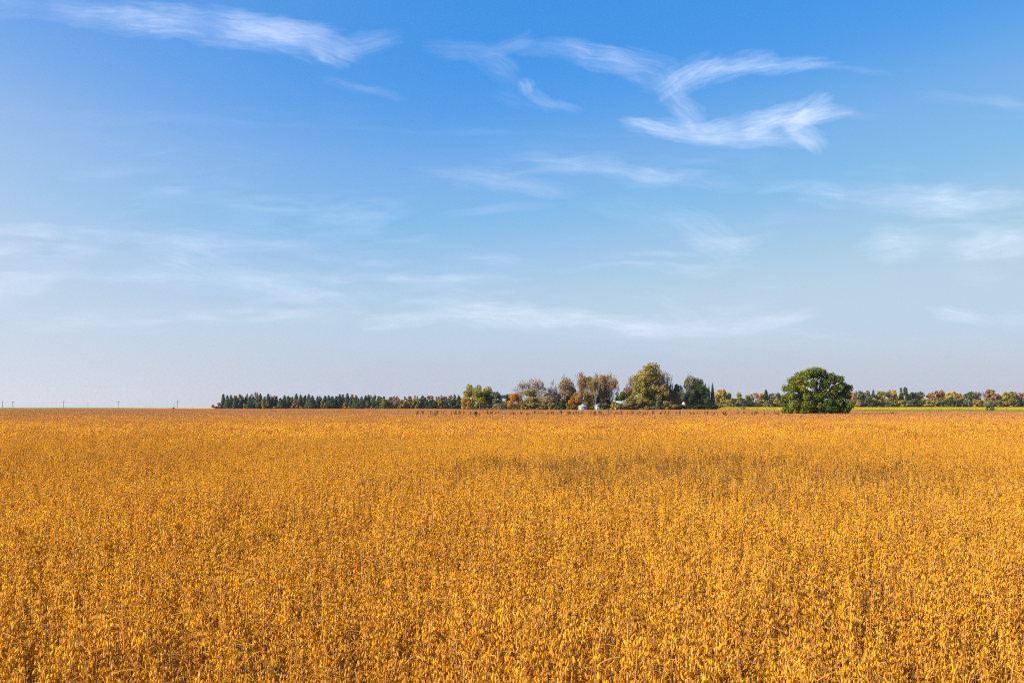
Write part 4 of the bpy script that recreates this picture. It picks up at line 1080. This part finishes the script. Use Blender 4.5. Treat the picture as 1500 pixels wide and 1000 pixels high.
# white marker post at the field edge
mp_ = MB(); mp_.tube([(0, 0, -.3), (0, 0, 1.55), (0, 0, 1.7)], [.26, .26, .16], 8)
pr = empty('marker_post', (X_at(904.3, 463.5), 463.5, 0)); tag(pr, 'short white post at the field edge before the white house', 'post')
link('post', mp_.mesh('post_body', [WHITE]), pr)
cp = MB(); cp.tube([(0, 0, 1.7), (0, 0, 1.82)], [.28, .22], 8); link('cap', cp.mesh('post_cap', [CREAM]), pr)

# ------------------------------------------------------------------ utility poles
POLE = noisy_mat('weathered_wood', (0.10, 0.085, 0.075), (0.20, 0.175, 0.155), 2.0, 0.95, 4, stretch=(1, 1, .2))
CERAM = noisy_mat('insulator', (0.25, 0.27, 0.30), (0.4, 0.42, 0.45), 3.0, 0.3)


def pole(px, top, Y, label, arm=None, r=.16, base=None, thick=.13):
    X = X_at(px, Y); z0 = gh(X, Y) if base is None else base; H = Z_at(top, Y) - z0
    root = empty('utility_pole', (X, Y, z0)); tag(root, label, 'utility pole', 'utility poles along the fields')
    mb = MB(); mb.tube([(0, 0, -.5), (0, 0, H * .5), (0, 0, H)], [r * 1.15, r, r * .8], 8); link('post', mb.mesh('pole_post', [POLE]), root)
    for d, hw in (arm or []):
        ab = MB(); ab.box(-hw, hw, -r - .1, -r + .02, H - d - thick, H - d + thick); a = link('crossarm', ab.mesh('pole_arm', [POLE]), root)
        for x in (-hw * .9, -hw * .45, hw * .45, hw * .9):
            ib = MB(); ib.tube([(x, -r - .04, H - d + thick), (x, -r - .04, H - d + thick + .28), (x, -r - .04, H - d + thick + .32)], [.05, .09, .03], 6)
            link('insulator', ib.mesh('pole_insulator', [CERAM]), a)
    return root


pole(4, 587, 1050, 'pole without visible crossarm at the very edge of the picture', r=.26)
pole(19, 588.6, 1050, 'pole with a thick low crossarm, second from the picture edge', [(.25, 1.7)], r=.24, thick=.3)
pole(93, 586.6, 900, 'pole with crossarm standing before the green field', [(.9, 1.6)], r=.19)
pole(129, 588.5, 1000, 'thin plain pole between two poles with crossarms', r=.12)
pole(173.3, 587.2, 900, 'pole with crossarm where green field turns to stubble', [(.8, 1.5)], r=.19)
pole(255, 588.5, 920, 'thin plain pole with tiny dark bush at its foot', r=.13)
pole(260, 585.8, 850, 'tallest pole with crossarm close beside a thin plain one', [(1.2, 1.7), (2.2, .9)], r=.19)
pole(1419, 586, 440, 'thin pole beyond the verge in front of green poplar', [(.4, .5)], r=.10, thick=.06)

# ------------------------------------------------------------------ weeds standing above the crop
def weed_mesh(seed):
    R = np.random.default_rng(seed); st = MB(); lf = MB()
    H = 1.0; ln = R.normal(0, .10, 2); t = np.linspace(0, 1, 5)
    main = np.stack([ln[0] * t ** 2, ln[1] * t ** 2, H * t], 1); st.tube(main, np.linspace(.014, .005, 5), 4)
    tips = []
    for _ in range(9):
        s = R.uniform(.45, .95); th = R.uniform(0, 2 * PI); l = R.uniform(.10, .26) * (1.2 - s * .5)
        p0 = np.array([ln[0] * s * s, ln[1] * s * s, s]); p1 = p0 + np.array([math.cos(th) * l, math.sin(th) * l, l * .9])
        st.tube([p0, p1], [.006, .003], 3); tips += [p0 * .5 + p1 * .5, p1]
    tips += [main[-1], main[-2]]
    tips = np.array(tips); n = 130; B = tips[R.choice(len(tips), n)] + R.normal(0, .035, (n, 3))
    V, f = blades(B, unit(R.normal(size=(n, 3)) + [0, 0, .6]), R.uniform(.06, .14, n), R.uniform(.014, .03, n), R)
    lf.add(V, f)
    return st.mesh('weed_stem', [G_WEED]), lf.mesh('weed_leaf_mass', [G_WEED])


WEED = [weed_mesh(500 + i) for i in range(6)]
def weed(px, py, hpx, Y, label, group):
    X = X_at(px, Y); z0 = gh(X, Y); H = Z_at(py, Y) - z0
    a, b = WEED[tr_rng.integers(0, len(WEED))]
    r = empty('weed', (X, Y, z0), tr_rng.uniform(0, 6.28), (hpx, hpx, H)); tag(r, label, 'weed', group)
    link('stem', a, r); link('foliage', b, r)


wl = 'dark weed stalk in the scattered weedy strip across the distant soybeans'
for i in range(150):
    px = 600 + 540 * ((i + tr_rng.uniform(-1.5, 1.5)) / 150); Y = 205 + tr_rng.normal(0, 14)
    if 1140 < px: continue
    weed(px, 602.6 + tr_rng.uniform(-.8, 3.6), tr_rng.uniform(.55, 1.15), Y, wl, 'weeds in the distant strip')
weed(698, 604.0, 2.2, 150, 'large green weed standing out below the big yellow maple', 'lone weeds')
weed(833, 603.2, 2.4, 190, 'tallest green weed in the strip below the grain bins', 'lone weeds')
weed(1307, 604.3, 1.6, 210, 'single brown weed stalk beyond the shaded side of the oak', 'lone weeds')
weed(1427, 605.6, 1.3, 215, 'single dark weed stalk below the green poplar', 'lone weeds')

# ------------------------------------------------------------------ air
def haze():
    m, nt, N, L = new_mat('thin_haze')
    v = N.new('ShaderNodeVolumePrincipled'); v.inputs['Color'].default_value = (0.86, 0.91, 1.0, 1)
    v.inputs['Density'].default_value = HAZE; v.inputs['Anisotropy'].default_value = 0.25
    out = N.new('ShaderNodeOutputMaterial'); L.new(v.outputs[0], out.inputs['Volume'])
    mb = MB(); mb.box(-2600, 2600, -250, 3000, -18, 45)
    tag(link('haze', mb.mesh('haze', [m])), kind='stuff')


HAZE = 0.00004
if HAZE: haze()

# ------------------------------------------------------------------ render settings
sc = bpy.context.scene
sc.render.engine = 'CYCLES'
sc.view_settings.view_transform = 'Standard'; sc.view_settings.look = 'None'
sc.view_settings.exposure = EXPOSURE; sc.view_settings.gamma = 1.0
sc.cycles.use_denoising = False
sc.cycles.max_bounces = 6; sc.cycles.diffuse_bounces = 3; sc.cycles.transmission_bounces = 3; sc.cycles.volume_bounces = 1
sc.cycles.filter_width = 1.15
